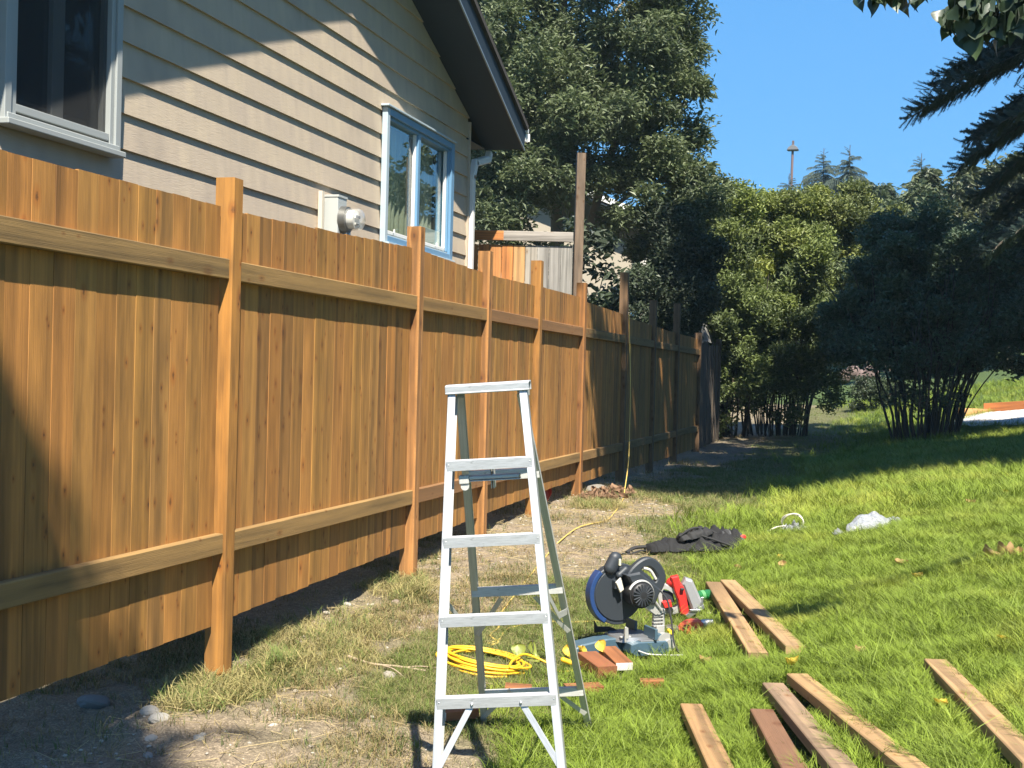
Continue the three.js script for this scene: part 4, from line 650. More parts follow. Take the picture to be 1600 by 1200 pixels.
// ------------------------------------------------------------------ stones, leaves, twigs
{
  const stoneGeo = (s) => { const g = new THREE.IcosahedronGeometry(1, 3), P = g.attributes.position; for (let i = 0; i < P.count; i++) { const v = V(P.getX(i), P.getY(i), P.getZ(i)), k = 0.75 + 0.5 * fbm(v.x * 1.3 + s * 7 + 5, v.y * 1.3 + v.z * 1.7 + 9, 3, s); P.setXYZ(i, v.x * k, v.y * k * 0.62, v.z * k * 0.85); } g.computeVertexNormals(); return g; };
  const SC = 0.62;
  const S = [[-3.1, -4.62, 0.07, [0.26, 0.25, 0.23], 'round grey stone lying in the shadow under the fence at the left'], [-2.83, -4.62, 0.06, [0.42, 0.39, 0.34], 'pale angular stone in the dirt beside the dry grass near the first post'], [-2.72, -4.5, 0.045, [0.44, 0.41, 0.36], 'pale stone just in front of the angular stone in the dirt'], [-2.64, -4.32, 0.032, [0.50, 0.47, 0.41], 'smooth oval cream stone in the sunlit dirt at the bottom left'], [-2.47, -4.38, 0.026, [0.46, 0.43, 0.38], 'small flat stone right of the oval cream stone'], [-2.56, -4.17, 0.028, [0.45, 0.42, 0.37], 'small pale stone at the edge of the soft shade at the bottom left'], [-2.90, -5.12, 0.055, [0.36, 0.34, 0.30], 'grey stone tucked against the foot of the nearest fence post'], [-2.58, -6.74, 0.055, [0.46, 0.36, 0.29], 'pinkish stone in the dirt in front of the second fence post'], [-2.85, -6.67, 0.03, [0.5, 0.46, 0.4], 'pale stone at the shadow edge between the first two posts'], [-2.56, -5.65, 0.032, [0.58, 0.57, 0.53], 'white stone in dry grass between the first two posts'], [-2.12, -5.46, 0.04, [0.42, 0.38, 0.31], 'tan flat stone beside the broken twig'], [-2.74, -12.75, 0.14, [0.30, 0.27, 0.23], 'large grey rock at the fence beside the pile of dead leaves']];
  for (const [x, z, s, c, label] of S) { const o = soloThing('stone', stoneGeo(Math.round(s * 977)), std(c.map((v) => v * SC), 0.92), label, 'stone', 'stones in the dirt along the fence'); o.position.set(x, gy(x, z) + s * 0.08, z); o.scale.set(s, s * 0.85, s * 0.8); o.rotation.y = x * 9; }
  // broad leaves lying on the ground
  const leaf = (L, W, curl, s) => { const g = new THREE.PlaneGeometry(1, 1, 8, 10), P = g.attributes.position; for (let i = 0; i < P.count; i++) { const u = P.getX(i) * 2, v = P.getY(i) + 0.5, w = Math.pow(Math.sin(Math.PI * Math.pow(v, 0.62)), 0.8) * (1 - 0.25 * v); P.setXYZ(i, u * w * W / 2, curl * (u * u * 0.35 + (v - 0.5) ** 2 * 0.9) * L + (hash(i, s, 2) - 0.5) * 0.006, (v - 0.5) * L); } g.computeVertexNormals(); return g; };
  const G = [leaf(0.085, 0.07, 0.5, 1), leaf(0.075, 0.065, 0.9, 2), leaf(0.10, 0.08, 0.35, 3)];
  const yel = phys([0.62, 0.43, 0.05], { roughness: 0.6, transmission: 0.25, thickness: 0 }), tan = phys([0.42, 0.26, 0.11], { roughness: 0.7, transmission: 0.15, thickness: 0 }), gr = phys([0.24, 0.28, 0.045], { roughness: 0.5, transmission: 0.3, thickness: 0 });
  const Lf = [[-0.61, -8.69, yel, 0, 'yellow fallen leaf on the lawn above the far pair of planks'], [-0.57, -8.38, tan, 1, 'brown fallen leaf just below the yellow leaf above the far planks'], [0.23, -7.44, yel, 0, 'yellow fallen leaf in the grass midway up the bank'], [0.54, -5.92, yel, 2, 'yellow fallen leaf above the single plank at the right edge'], [-0.06, -5.94, tan, 1, 'tan fallen leaf between the long golden plank and the single plank'], [0.25, -5.04, yel, 0, 'yellow fallen leaf below the far end of the single plank'], [-0.78, -6.2, tan, 1, 'brown fallen leaf between the small offcut and the planks'], [-0.35, -5.93, yel, 1, 'small yellow leaf touching the far end of the long golden plank'], [0.97, -10.57, yel, 1, 'yellow fallen leaf high on the bank at the right edge'], [0.68, -10.2, tan, 1, 'tan fallen leaf high on the bank left of the yellow one'], [0.15, -7.89, tan, 0, 'tan fallen leaf beside the yellow leaf midway up the bank'], [-0.87, -8.5, tan, 1, 'dry leaf in the short grass in front of the black bag']];
  for (const [x, z, m, k, label] of Lf) { const o = soloThing('fallen_leaf', G[k], m, label, 'leaf', 'fallen leaves on the lawn'); const lu = lushAt(x, z); o.position.set(x, gy(x, z) + 0.012 + lu * 0.05, z); o.rotation.set((hash(z * 100, 1, 3) - 0.5) * 0.7, x * 11, (hash(x * 100, 2, 3) - 0.5) * 0.8); o.scale.setScalar(0.95); }
  const cl = thing('leaf_cluster', 'large yellow green leaves lying beside the coiled yellow cord', 'leaves', [-1.60, gy(-1.6, -6.05), -6.05]); cl.scale.setScalar(0.78);
  for (const [x, y, z, a, b] of [[-0.09, 0.05, 0.0, 0.4, 0.9], [0.0, 0.075, 0.02, 1.5, 1.1], [0.08, 0.05, -0.02, 2.4, 0.6], [0.03, 0.02, 0.06, 0.9, 0.2]]) { const o = part('leaf', leaf(0.11, 0.10, 0.25, Math.round(x * 99)), gr, cl); o.position.set(x, y, z); o.rotation.set(b, a, 0.2); o.rotation.order = 'YXZ'; }
  part('stalk', tube([[0, 0.03, 0.03], [0.01, 0.09, 0.02], [0.0, 0.14, 0.02]], 0.003, 10, 5), M.stem, cl);
  const c2 = thing('leaf_cluster', 'crumpled yellow leaves on the ground left of the dark wood block', 'leaves', [-1.40, gy(-1.4, -6.2), -6.2]);
  for (const [x, y, z, a, b] of [[-0.05, 0.03, 0.0, 0.4, 0.5], [0.03, 0.04, 0.03, 1.9, 0.8], [0.0, 0.03, -0.05, 2.9, 0.4]]) { const o = part('leaf', leaf(0.085, 0.06, 0.6, 5), yel, c2); o.position.set(x, y, z); o.rotation.order = 'YXZ'; o.rotation.set(b, a, 0.4); }
  const c3 = soloThing('fallen_leaf', G[2], yel, 'pale yellow leaf resting on the wood block beside the mitre saw', 'leaf', 'fallen leaves on the lawn'); c3.position.set(-1.285, 0.315, -6.2); c3.rotation.set(0.7, 0.5, 0.3); c3.scale.setScalar(0.8);
  const c4 = thing('leaf_cluster', 'big curled brown dead leaves on the bank at the right edge', 'leaves', [0.7, gy(0.7, -7.7) + 0.05, -7.7]);
  for (const [x, y, z, a, b] of [[-0.07, 0.0, 0.0, 1.4, 0.3], [0.02, 0.02, 0.03, 2.2, 0.6], [0.0, 0.01, -0.05, 0.9, 0.4], [0.09, 0.0, 0.05, 0.1, 0.2]]) { const o = part('leaf', leaf(0.12, 0.06, 1.1, 7), tan, c4); o.position.set(x, y, z); o.rotation.order = 'YXZ'; o.rotation.set(b, a, 0.2); }
  // heap of dead leaves at the fifth post
  { const g = [], r = rng(9); for (let i = 0; i < 70; i++) { const q = leaf(0.07 + r() * 0.05, 0.05, 0.8, i); const a = r() * 6.28, d = Math.sqrt(r()), x = -2.52 + Math.cos(a) * d * 0.22, z = -12.25 + Math.sin(a) * d * 0.75; q.rotateX((r() - 0.5) * 1.6).rotateZ((r() - 0.5) * 1.6).rotateY(r() * 6.28).translate(x, gy(x, z) + 0.015 + (1 - d) * 0.06 * r(), z); g.push(q); }
    tag(soloThing('dead_leaves', merge(g), std([0.22, 0.13, 0.075], 0.85), 'pile of brown dead leaves at the foot of the middle fence posts', 'dead leaves'), null, null, null, 'stuff'); }
  const tw = thing('twig', 'pale broken twig lying on the dry grass between the fence and the ladder', 'twig', [-2.2, gy(-2.2, -5.6), -5.6]);
  const tp = (x, z, d) => V(x + 2.2, gy(x, z) - tw.position.y + d, z + 5.6);
  part('branch', [limb([tp(-2.42, -5.66, 0.012), tp(-2.25, -5.57, 0.02), tp(-2.12, -5.56, 0.02), tp(-1.99, -5.60, 0.012)], 0.008, 0.004, 16, 6, 0.3)], std([0.36, 0.28, 0.19], 0.9), tw);
  part('side_twig', [limb([tp(-2.2, -5.57, 0.018), tp(-2.1, -5.48, 0.03), tp(-2.03, -5.44, 0.012)], 0.005, 0.002, 8, 5), limb([tp(-2.1, -5.56, 0.018), tp(-2.02, -5.63, 0.02), tp(-1.95, -5.68, 0.008)], 0.004, 0.002, 8, 5)], std([0.36, 0.28, 0.19], 0.9), tw);
  const rb = soloThing('plastic_scrap', leaf(0.16, 0.10, 0.9, 4).rotateX(1.0), std([0.5, 0.05, 0.02], 0.4), 'bright red plastic scrap in the shadow under the fence', 'plastic scrap'); rb.position.set(-2.86, gy(-2.86, -11.2) + 0.06, -11.2);
}

// ------------------------------------------------------------------ foliage tools
function spray(n, L, W, spread, seed, { droop = 0.2, fold = 0.25, flat: fl = 0.5 } = {}) {
  const r = rng(seed), pos = [], q = new THREE.Quaternion(), e = new THREE.Euler(), v = V(0, 0, 0);
  for (let i = 0; i < n; i++) {
    const l = L * (0.7 + 0.6 * r()), w = W * (0.7 + 0.6 * r()), o = V((r() - 0.5) * 2, (r() - 0.5) * 2 * fl, (r() - 0.5) * 2).multiplyScalar(spread);
    e.set((r() - 0.5) * 2.2, r() * 6.283, (r() - 0.5) * 1.6); q.setFromEuler(e);
    const p = [[0, 0, 0], [w / 2, fold * w, l * 0.45], [0, -droop * l, l], [-w / 2, fold * w, l * 0.45]].map((a) => v.set(...a).applyQuaternion(q).add(o).toArray());
    pos.push(...p[0], ...p[1], ...p[2], ...p[0], ...p[2], ...p[3]);
  }
  const g = new THREE.BufferGeometry(); g.setAttribute('position', new THREE.Float32BufferAttribute(pos, 3)); g.computeVertexNormals(); return g;
}
const leafMat = (c, o = {}) => phys(c, { roughness: 0.75, transmission: 0.4, thickness: 0, clearcoat: 0.25, clearcoatRoughness: 0.35, ...o });
// crown of leaf sprays over clumps [x, y, z, rx, ry, rz, count]
function crown(parent, name, geo, m, clumps, seed, { color = [[0.06, 0.10, 0.025], [0.09, 0.14, 0.035]], shell = 0.5, sub = 20, subR = 0.3, scale = 1, kind = 'stuff', mul = 1 } = {}) {
  const r = rng(seed), mats = [], cols = [], o = parent.position, d = new THREE.Object3D(), C = new THREE.Color();
  for (const [x, y, z, rx, ry, rz, n, tint] of clumps) {
    const subs = []; for (let i = 0; i < sub; i++) { const a = r() * 6.283, c = r() * 2 - 1, s = Math.sqrt(1 - c * c), q = 0.3 + 0.9 * Math.sqrt(r()); subs.push([x + Math.cos(a) * s * rx * q, y + c * ry * q, z + Math.sin(a) * s * rz * q, subR * (q > 0.95 ? 0.65 : 1) * (0.5 + 0.9 * r()), r()]); }
    for (let i = 0; i < n * mul; i++) {
      const b = subs[Math.floor(r() * sub)], a = r() * 6.283, c = r() * 2 - 1, s = Math.sqrt(1 - c * c), q = Math.pow(r(), shell) * b[3];
      d.position.set(b[0] + Math.cos(a) * s * rx * q - o.x, b[1] + c * ry * q - o.y, b[2] + Math.sin(a) * s * rz * q - o.z);
      d.rotation.set((r() - 0.5) * 1.2, r() * 6.283, (r() - 0.5) * 1.2); d.scale.setScalar(scale * (0.65 + 0.7 * r())); d.updateMatrix(); mats.push(d.matrix.clone());
      const t = clamp(b[4] * 0.6 + r() * 0.5), A = color[0], B2 = tint || color[1]; C.setRGB(lerp(A[0], B2[0], t), lerp(A[1], B2[1], t), lerp(A[2], B2[2], t)); cols.push(C.clone());
    }
  }
  const im = new THREE.InstancedMesh(geo, m, mats.length); mats.forEach((k, i) => { im.setMatrixAt(i, k); im.setColorAt(i, cols[i]); });
  im.name = name; shade(im); parent.add(im); if (kind) im.userData.kind = kind; return im;
}
const leafWhite = leafMat([1, 1, 1]);
const sprayMid = spray(18, 0.095, 0.038, 0.19, 3), sprayFine = spray(18, 0.08, 0.034, 0.16, 4), sprayFar = spray(12, 0.30, 0.18, 0.34, 5), sprayBig = spray(12, 0.22, 0.14, 0.32, 6);
const rel = (t, p) => V(p[0] - t.position.x, p[1] - t.position.y, p[2] - t.position.z);

// ------------------------------------------------------------------ tall tree behind the fence
{
  const t = thing('ash_tree', 'tall dark green leafy tree rising behind the grey side fence', 'tree', [-5.6, 0.5, -22.3]);
  const p = (a) => rel(t, a), w = [limb([p([-5.6, 0.3, -22.3]), p([-5.62, 3, -22.3]), p([-5.68, 6.5, -22.3]), p([-5.5, 10.5, -22.1])], 0.17, 0.05, 16, 8, 0.2), limb([p([-5.62, 2.2, -22.3]), p([-5.0, 4.5, -22.3]), p([-4.4, 7, -22.5]), p([-4.1, 9.5, -22.4])], 0.11, 0.03, 12, 7, 0.2), limb([p([-5.65, 4.5, -22.3]), p([-6.1, 6.4, -21.8]), p([-6.5, 8.6, -21.6])], 0.07, 0.02, 10, 6), limb([p([-5.1, 4.3, -22.3]), p([-4.2, 5.0, -22.5]), p([-3.3, 5.3, -22.8])], 0.05, 0.015, 10, 6), limb([p([-5.65, 6.0, -22.3]), p([-5.0, 7.6, -22.1]), p([-4.4, 8.6, -22.6])], 0.06, 0.015, 10, 6), limb([p([-5.6, 3.4, -22.3]), p([-6.1, 4.6, -21.5]), p([-6.2, 5.6, -21.2])], 0.05, 0.015, 8, 6), limb([p([-4.5, 6.6, -22.5]), p([-3.8, 7.2, -22.6]), p([-3.4, 8.0, -22.7])], 0.04, 0.012, 8, 6)];
  part('trunk', w, M.barkPale, t);
  crown(t, 'crown', sprayMid, leafWhite, [[-5.3, 7.6, -22, 1.5, 1.5, 1.4, 1500], [-4.3, 7.2, -22.5, 1.0, 1.0, 1.1, 900], [-6.0, 5.9, -21.2, 1.2, 1.3, 1.1, 1100], [-4.8, 5.75, -22.1, 1.3, 0.8, 1.2, 1000], [-3.8, 4.7, -22.5, 0.85, 0.9, 0.9, 800], [-3.2, 5.0, -22.8, 0.42, 0.4, 0.5, 160], [-5.3, 10, -22, 1.7, 1.4, 1.5, 1300], [-6.6, 7.3, -21.4, 0.9, 1.2, 0.9, 650], [-3.75, 7.95, -22.7, 0.65, 0.75, 0.7, 420], [-3.4, 6.1, -23, 0.28, 0.3, 0.4, 70], [-4.1, 9.4, -22.4, 1.1, 1.1, 1, 700], [-6.5, 9.2, -21.7, 0.9, 1.1, 1.0, 520], [-5.9, 5.15, -21.4, 1.0, 0.5, 1.0, 380], [-6.4, 4.3, -21.2, 0.7, 0.9, 0.8, 420]], 101, { color: [[0.06, 0.09, 0.032], [0.165, 0.21, 0.075]], mul: 1.2, sub: 26 });
}
{
  const t = thing('leafy_shrub', 'dark leafy shrub behind the middle of the cedar fence under the tall tree', 'shrub', [-4.2, 0.5, -20.6]);
  part('stem', [[-0.2, 0.1], [0.25, 0.0], [0.0, -0.3], [0.45, -0.5]].map(([x, z], i) => limb([V(x * 0.3, 0, z * 0.3), V(x, 1.2, z), V(x * 2.2, 2.6, z * 1.6)], 0.03, 0.008, 10, 5)), M.stem, t);
  crown(t, 'crown', sprayFine, leafWhite, [[-3.35, 3.2, -21.6, 0.62, 1.1, 0.7, 900], [-3.5, 4.0, -22.2, 0.7, 0.7, 0.7, 500], [-3.85, 2.3, -21.0, 0.45, 0.9, 0.6, 420], [-3.9, 2.0, -20.8, 0.6, 0.4, 0.5, 260]], 103, { color: [[0.026, 0.044, 0.018], [0.06, 0.09, 0.03]], mul: 1.4 });
  const t2 = thing('leafy_shrub', 'thin leafed shrub in front of the pale neighbouring wall right of the tall grey post', 'shrub', [-4.3, 0.5, -17.6]);
  part('stem', [[-0.3, 0], [0.1, 0.1], [0.35, -0.2], [-0.05, -0.3], [0.2, 0.25]].map(([x, z]) => limb([V(x * 0.2, 0, z * 0.2), V(x * 0.6, 1.3, z), V(x * 1.5, 2.75, z)], 0.022, 0.006, 10, 5)), M.stem, t2);
  crown(t2, 'crown', spray(8, 0.12, 0.055, 0.13, 14), leafWhite, [[-4.15, 2.9, -17.6, 0.55, 0.8, 0.5, 190], [-4.3, 2.3, -17.6, 0.7, 0.6, 0.5, 200], [-3.9, 2.35, -17.8, 0.4, 0.5, 0.4, 110]], 104, { color: [[0.022, 0.038, 0.016], [0.05, 0.08, 0.026]] });
}

// ------------------------------------------------------------------ many stemmed bushes
function bush(name, label, base, spreadR, crowns, { stems = 40, lean = 1, seed = 1, rad = 0.016, top = 2.2, color, geo = sprayFine, mat = leafWhite, scale = 1, group } = {}) {
  const t = thing(name, label, 'bush', base, 0, group), r = rng(seed), g = [];
  for (let i = 0; i < stems; i++) {
    const a = r() * 6.283, d = Math.sqrt(r()), x = Math.cos(a) * d * spreadR, z = Math.sin(a) * d * spreadR * 0.7, k = lean * (0.7 + 0.6 * r()), h = top * (0.8 + 0.4 * r());
    const J = () => (r() - 0.5) * 0.13; g.push(limb([V(x, -0.08, z), V(x * (1 + 0.2 * k) + J(), h * 0.2, z * 1.2 + J()), V(x * (1 + 0.45 * k) + J(), h * 0.42, z * 1.4 + J()), V(x * (1 + 1.1 * k) + (r() - 0.5) * 0.25, h * 0.75, z * 1.8 + (r() - 0.5) * 0.2), V(x * (1 + 1.9 * k) + (r() - 0.5) * 0.5, h * 1.15, z * 2.2)], rad * (0.6 + 0.8 * r()), rad * 0.3, 12, 5, 0.4));
    for (let q = 0; q < 2; q++) { const f = 0.35 + 0.4 * r(), bx0 = x * (1 + 1.2 * k * f), bz0 = z * (1 + f); g.push(limb([V(bx0, h * f, bz0), V(bx0 * 1.1 + J() * 2, h * (f + 0.18), bz0 + J() * 2), V(bx0 * 1.2 + J() * 5, h * (f + 0.42), bz0 + J() * 4)], rad * 0.45, rad * 0.15, 6, 4)); }
  }
  part('stem', g, M.stem, t); crown(t, 'crown', geo, mat, crowns, seed + 1, { color, scale, mul: 1.7 }); return t;
}
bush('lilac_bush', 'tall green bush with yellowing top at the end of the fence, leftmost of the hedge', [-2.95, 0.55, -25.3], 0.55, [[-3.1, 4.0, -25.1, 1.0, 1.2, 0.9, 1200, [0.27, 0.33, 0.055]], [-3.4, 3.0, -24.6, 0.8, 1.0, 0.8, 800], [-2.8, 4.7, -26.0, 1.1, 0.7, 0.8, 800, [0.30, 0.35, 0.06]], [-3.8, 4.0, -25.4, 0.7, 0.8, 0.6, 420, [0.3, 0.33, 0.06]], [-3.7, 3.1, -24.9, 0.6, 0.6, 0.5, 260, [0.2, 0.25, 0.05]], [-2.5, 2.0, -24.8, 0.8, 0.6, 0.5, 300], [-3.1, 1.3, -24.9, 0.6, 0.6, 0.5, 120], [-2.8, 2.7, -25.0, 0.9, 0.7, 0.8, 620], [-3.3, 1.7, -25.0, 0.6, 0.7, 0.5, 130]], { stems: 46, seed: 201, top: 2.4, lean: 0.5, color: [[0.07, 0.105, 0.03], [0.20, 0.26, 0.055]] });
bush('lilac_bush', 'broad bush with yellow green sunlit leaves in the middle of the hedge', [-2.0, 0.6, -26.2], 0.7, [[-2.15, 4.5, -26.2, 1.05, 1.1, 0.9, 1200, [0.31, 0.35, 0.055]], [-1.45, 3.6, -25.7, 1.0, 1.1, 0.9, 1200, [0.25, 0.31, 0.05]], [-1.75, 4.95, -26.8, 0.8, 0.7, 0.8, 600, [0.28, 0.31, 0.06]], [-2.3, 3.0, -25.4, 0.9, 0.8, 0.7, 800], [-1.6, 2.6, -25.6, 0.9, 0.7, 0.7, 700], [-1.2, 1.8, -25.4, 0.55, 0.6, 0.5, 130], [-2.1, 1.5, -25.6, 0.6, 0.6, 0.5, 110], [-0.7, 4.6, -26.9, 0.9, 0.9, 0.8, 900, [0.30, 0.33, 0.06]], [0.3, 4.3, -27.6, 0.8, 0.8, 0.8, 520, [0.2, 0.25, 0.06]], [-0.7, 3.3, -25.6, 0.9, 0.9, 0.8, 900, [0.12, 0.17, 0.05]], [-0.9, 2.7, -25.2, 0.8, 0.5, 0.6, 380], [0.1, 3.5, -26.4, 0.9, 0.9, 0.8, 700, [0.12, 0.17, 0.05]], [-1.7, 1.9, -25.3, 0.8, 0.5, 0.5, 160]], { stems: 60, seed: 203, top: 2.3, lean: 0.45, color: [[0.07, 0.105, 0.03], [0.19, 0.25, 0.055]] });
bush('many_stemmed_shrub', 'big dark shrub with many spreading bare stems right of the hedge', [0.72, 0.72, -22.2], 0.5, [[0.65, 3.4, -22.8, 1.1, 0.9, 1.0, 1100], [0.2, 3.45, -22.6, 0.65, 0.7, 0.7, 560], [1.5, 3.4, -22.9, 0.9, 0.9, 0.9, 800], [-0.4, 2.65, -22.5, 0.55, 0.45, 0.5, 300], [0.75, 4.1, -23.1, 0.9, 0.6, 0.8, 480], [2.1, 3.0, -22.6, 0.7, 0.8, 0.7, 450], [1.05, 2.7, -22.7, 1.1, 0.5, 0.8, 650], [0.1, 2.6, -22.4, 0.8, 0.5, 0.7, 420], [0.6, 2.2, -22.2, 0.9, 0.35, 0.6, 130], [1.3, 2.25, -22.3, 0.8, 0.3, 0.6, 100], [0.72, 1.55, -22.2, 0.5, 0.45, 0.4, 36], [-0.3, 2.2, -22.3, 0.5, 0.3, 0.4, 70], [2.2, 2.35, -22.4, 0.6, 0.35, 0.5, 130]], { stems: 46, seed: 205, top: 2.1, lean: 1.0, rad: 0.022, color: [[0.055, 0.095, 0.05], [0.12, 0.19, 0.085]] });
bush('leafy_bush', 'dark leafy bush at the right edge beyond the many stemmed shrub', [3.2, 0.95, -21.5], 0.5, [[3.0, 2.9, -21.5, 0.9, 1.2, 0.9, 800], [3.9, 3.0, -21.5, 1.1, 1.4, 0.9, 800], [3.3, 4.2, -22, 1.0, 0.9, 0.9, 600]], { stems: 16, seed: 207, top: 1.8, color: [[0.055, 0.095, 0.05], [0.12, 0.19, 0.085]] });
bush('low_shrub', 'small low shrub on sunlit lawn in the gap left of the dark shrub', [-0.1, 1.1, -34], 0.3, [[-0.1, 1.35, -34, 0.65, 0.35, 0.5, 200]], { stems: 8, seed: 209, top: 0.5, color: [[0.03, 0.05, 0.02], [0.07, 0.11, 0.03]] });

// ------------------------------------------------------------------ spruce at the right edge
function spruceTwig(seed, n = 90, len = 0.15, r0 = 0.027) {
  const r = rng(seed), pos = []; const q = new THREE.Quaternion();
  for (let i = 0; i < n; i++) {
    const t = (i + r()) / n, a = r() * 6.283, y = t * len, k = r0 * (0.8 + 0.5 * r()) * (1.05 - 0.35 * t), w = 0.0042;
    const dx = Math.cos(a), dz = Math.sin(a), up = 0.2 * k;
    pos.push(-dz * w, y, dx * w, dz * w, y, -dx * w, dx * k, y + up, dz * k);
  }
  for (let i = 0; i < 4; i++) { const a = i * Math.PI / 2, b = a + Math.PI / 2; pos.push(Math.cos(a) * 0.006, 0, Math.sin(a) * 0.006, Math.cos(b) * 0.006, 0, Math.sin(b) * 0.006, 0, len * 1.05, 0); }
  const g = new THREE.BufferGeometry(); g.setAttribute('position', new THREE.Float32BufferAttribute(pos, 3)); g.computeVertexNormals(); return g;
}
const twigGeo = spruceTwig(7);
function spruceBranch(t, base, tip, sag, seed, mats, wood, dens = 1) { // side twigs in a flat spray that droops
  const r = rng(seed), c = new THREE.CatmullRomCurve3([V(...base), V(...base).lerp(V(...tip), 0.5).add(V(0, sag, 0)), V(...tip)]), L = V(...base).distanceTo(V(...tip)), N = Math.round(L * 19 * dens), d = new THREE.Object3D(), up = V(0, 1, 0);
  wood.push(limb([c.getPoint(0), c.getPoint(0.5), c.getPoint(1)], 0.035 * Math.min(1, L / 3), 0.006, 10, 5));
  const dir = V(...tip).sub(V(...base)).normalize(), side = dir.clone().cross(up).normalize();
  for (let i = 0; i < N; i++) {
    const u = 0.12 + 0.88 * (i / N), p = c.getPoint(u), s = i % 2 ? 1 : -1, sl = (0.18 + 0.72 * Math.sin(Math.PI * Math.pow(1 - u, 0.7)) * (0.6 + 0.5 * r())) * Math.min(1, L / 2.4);
    const out = side.clone().multiplyScalar(s * (0.65 + 0.3 * r())).addScaledVector(dir, 0.7).add(V(0, 0.18 - 0.55 * r() * (1 - u), 0)).normalize(), m = Math.max(2, Math.round(sl / 0.085));
    const end = p.clone().addScaledVector(out, sl).add(V(0, -sl * 0.12, 0)); wood.push(limb([p, p.clone().lerp(end, 0.5).add(V(0, 0.01, 0)), end], 0.007, 0.003, 4, 4));
    for (let j = 0; j <= m; j++) {
      const q = p.clone().lerp(end, j / m), K = j === m ? 1 : 2; if (j < m && r() < 0.25) continue;
      for (let e = 0; e < K; e++) { const o = out.clone().multiplyScalar(0.45).addScaledVector(side, (r() - 0.5) * 0.9).addScaledVector(dir, 0.35 + 0.3 * r()).add(V(0, r() < 0.55 ? -0.5 - 0.7 * r() : 0.2 + 0.6 * r(), 0)).normalize(); d.position.copy(q); d.quaternion.setFromUnitVectors(up, o); d.scale.set(1, 0.55 + 0.7 * r(), 1); d.updateMatrix(); mats.push(d.matrix.clone()); }
    }
  }
}
{
  const B = [3.9, 0.9, -13.6], t = thing('spruce_tree', 'dark spruce whose drooping needle branches reach in from the right edge', 'spruce', B), wood = [], mats = [];
  wood.push(limb([V(0, -0.2, 0), V(0, 5, 0), V(0.05, 11, 0)], 0.2, 0.03, 14, 8, 0.2));
  const vis = [[[0.1, 5.3, 0], [-3.58, 3.42, 0.5], 0.1], [[0.1, 5.5, 0.1], [-3.36, 3.76, 0.35], 0.1], [[0.1, 5.7, -0.2], [-2.9, 4.05, -0.3], 0.1], [[0, 4.9, 0], [-3.08, 2.95, 0.45], 0.1], [[0, 4.7, 0.2], [-2.95, 2.65, 0.3], 0.15], [[0, 4.6, -0.3], [-2.75, 2.5, -0.6], 0.15], [[0, 3.6, 0.2], [-2.45, 1.95, 0.4], 0.2], [[0, 3.2, 0], [-2.3, 1.6, -0.2], 0.2], [[0, 2.7, 0.3], [-2.15, 1.2, 0.5], 0.2], [[0, 2.6, -0.2], [-2.1, 1.0, -0.5], 0.2], [[0, 2.1, 0], [-2.0, 0.7, 0.2], 0.2], [[0, 5.9, 0], [-2.6, 4.5, 0.2], 0.1], [[0, 3.9, -0.4], [-2.4, 2.3, -0.9], 0.2], [[0, 5.0, 0.3], [-2.9, 3.15, 0.9], 0.1], [[0, 4.3, 0.1], [-2.9, 2.05, 0.7], 0.15], [[0, 3.0, 0.4], [-2.2, 1.7, 0.9], 0.2], [[0, 3.3, 0.0], [-2.15, 1.4, 0.2], 0.2], [[0, 5.2, -0.2], [-3.0, 3.3, -0.2], 0.1]];
  vis.forEach(([a, b, s], i) => spruceBranch(t, a, b, s, 300 + i, mats, wood, 1));
  const r = rng(55);
  for (let i = 0; i < 46; i++) { const y = 2 + 8.4 * Math.pow(r(), 0.9), a = (r() - 0.5) * 4.6, L = 2.5 * (1 - y / 11.6) + 0.25; spruceBranch(t, [0, y, 0], [Math.cos(a) * L, y - 0.32 * L, Math.sin(a) * L], 0.1, 400 + i, mats, wood, 0.55); }
  part('trunk', wood, M.bark, t);
  const im = new THREE.InstancedMesh(twigGeo, std([0.036, 0.062, 0.048], 0.7), mats.length); mats.forEach((k, i) => im.setMatrixAt(i, k)); im.name = 'crown'; im.userData.kind = 'stuff'; shade(im); t.add(im);
}

// ------------------------------------------------------------------ poplar: its trunk stands right of the view, one branch hangs in at the top
const popLeafGeo = [0, 1, 2, 3].map((s) => {
  const hw = [[0.1, 0.0], [0.32, -0.02], [0.47, 0.1], [0.5, 0.24], [0.44, 0.42], [0.32, 0.58], [0.2, 0.73], [0.09, 0.87], [0.0, 1.05]], L = 0.078, pos = [], idx = [], curl = 0.15 + 0.12 * s;
  hw.forEach(([x, y], i) => { for (const k of [-1, 0, 1]) pos.push(k * x * L * (1 + 0.04 * Math.sin(i * 5 + s)), -y * L, (k ? x * x * 0.9 : 0) * L * (0.6 + 0.2 * s) + (y * y) * L * curl * (s % 2 ? 1 : -0.6)); if (i) for (const c of [0, 1]) { const a = (i - 1) * 3 + c; idx.push(a, a + 3, a + 1, a + 1, a + 3, a + 4); } });
  const g = new THREE.BufferGeometry(); g.setAttribute('position', new THREE.Float32BufferAttribute(pos, 3)); g.setIndex(idx); g.computeVertexNormals();
  return g;
});
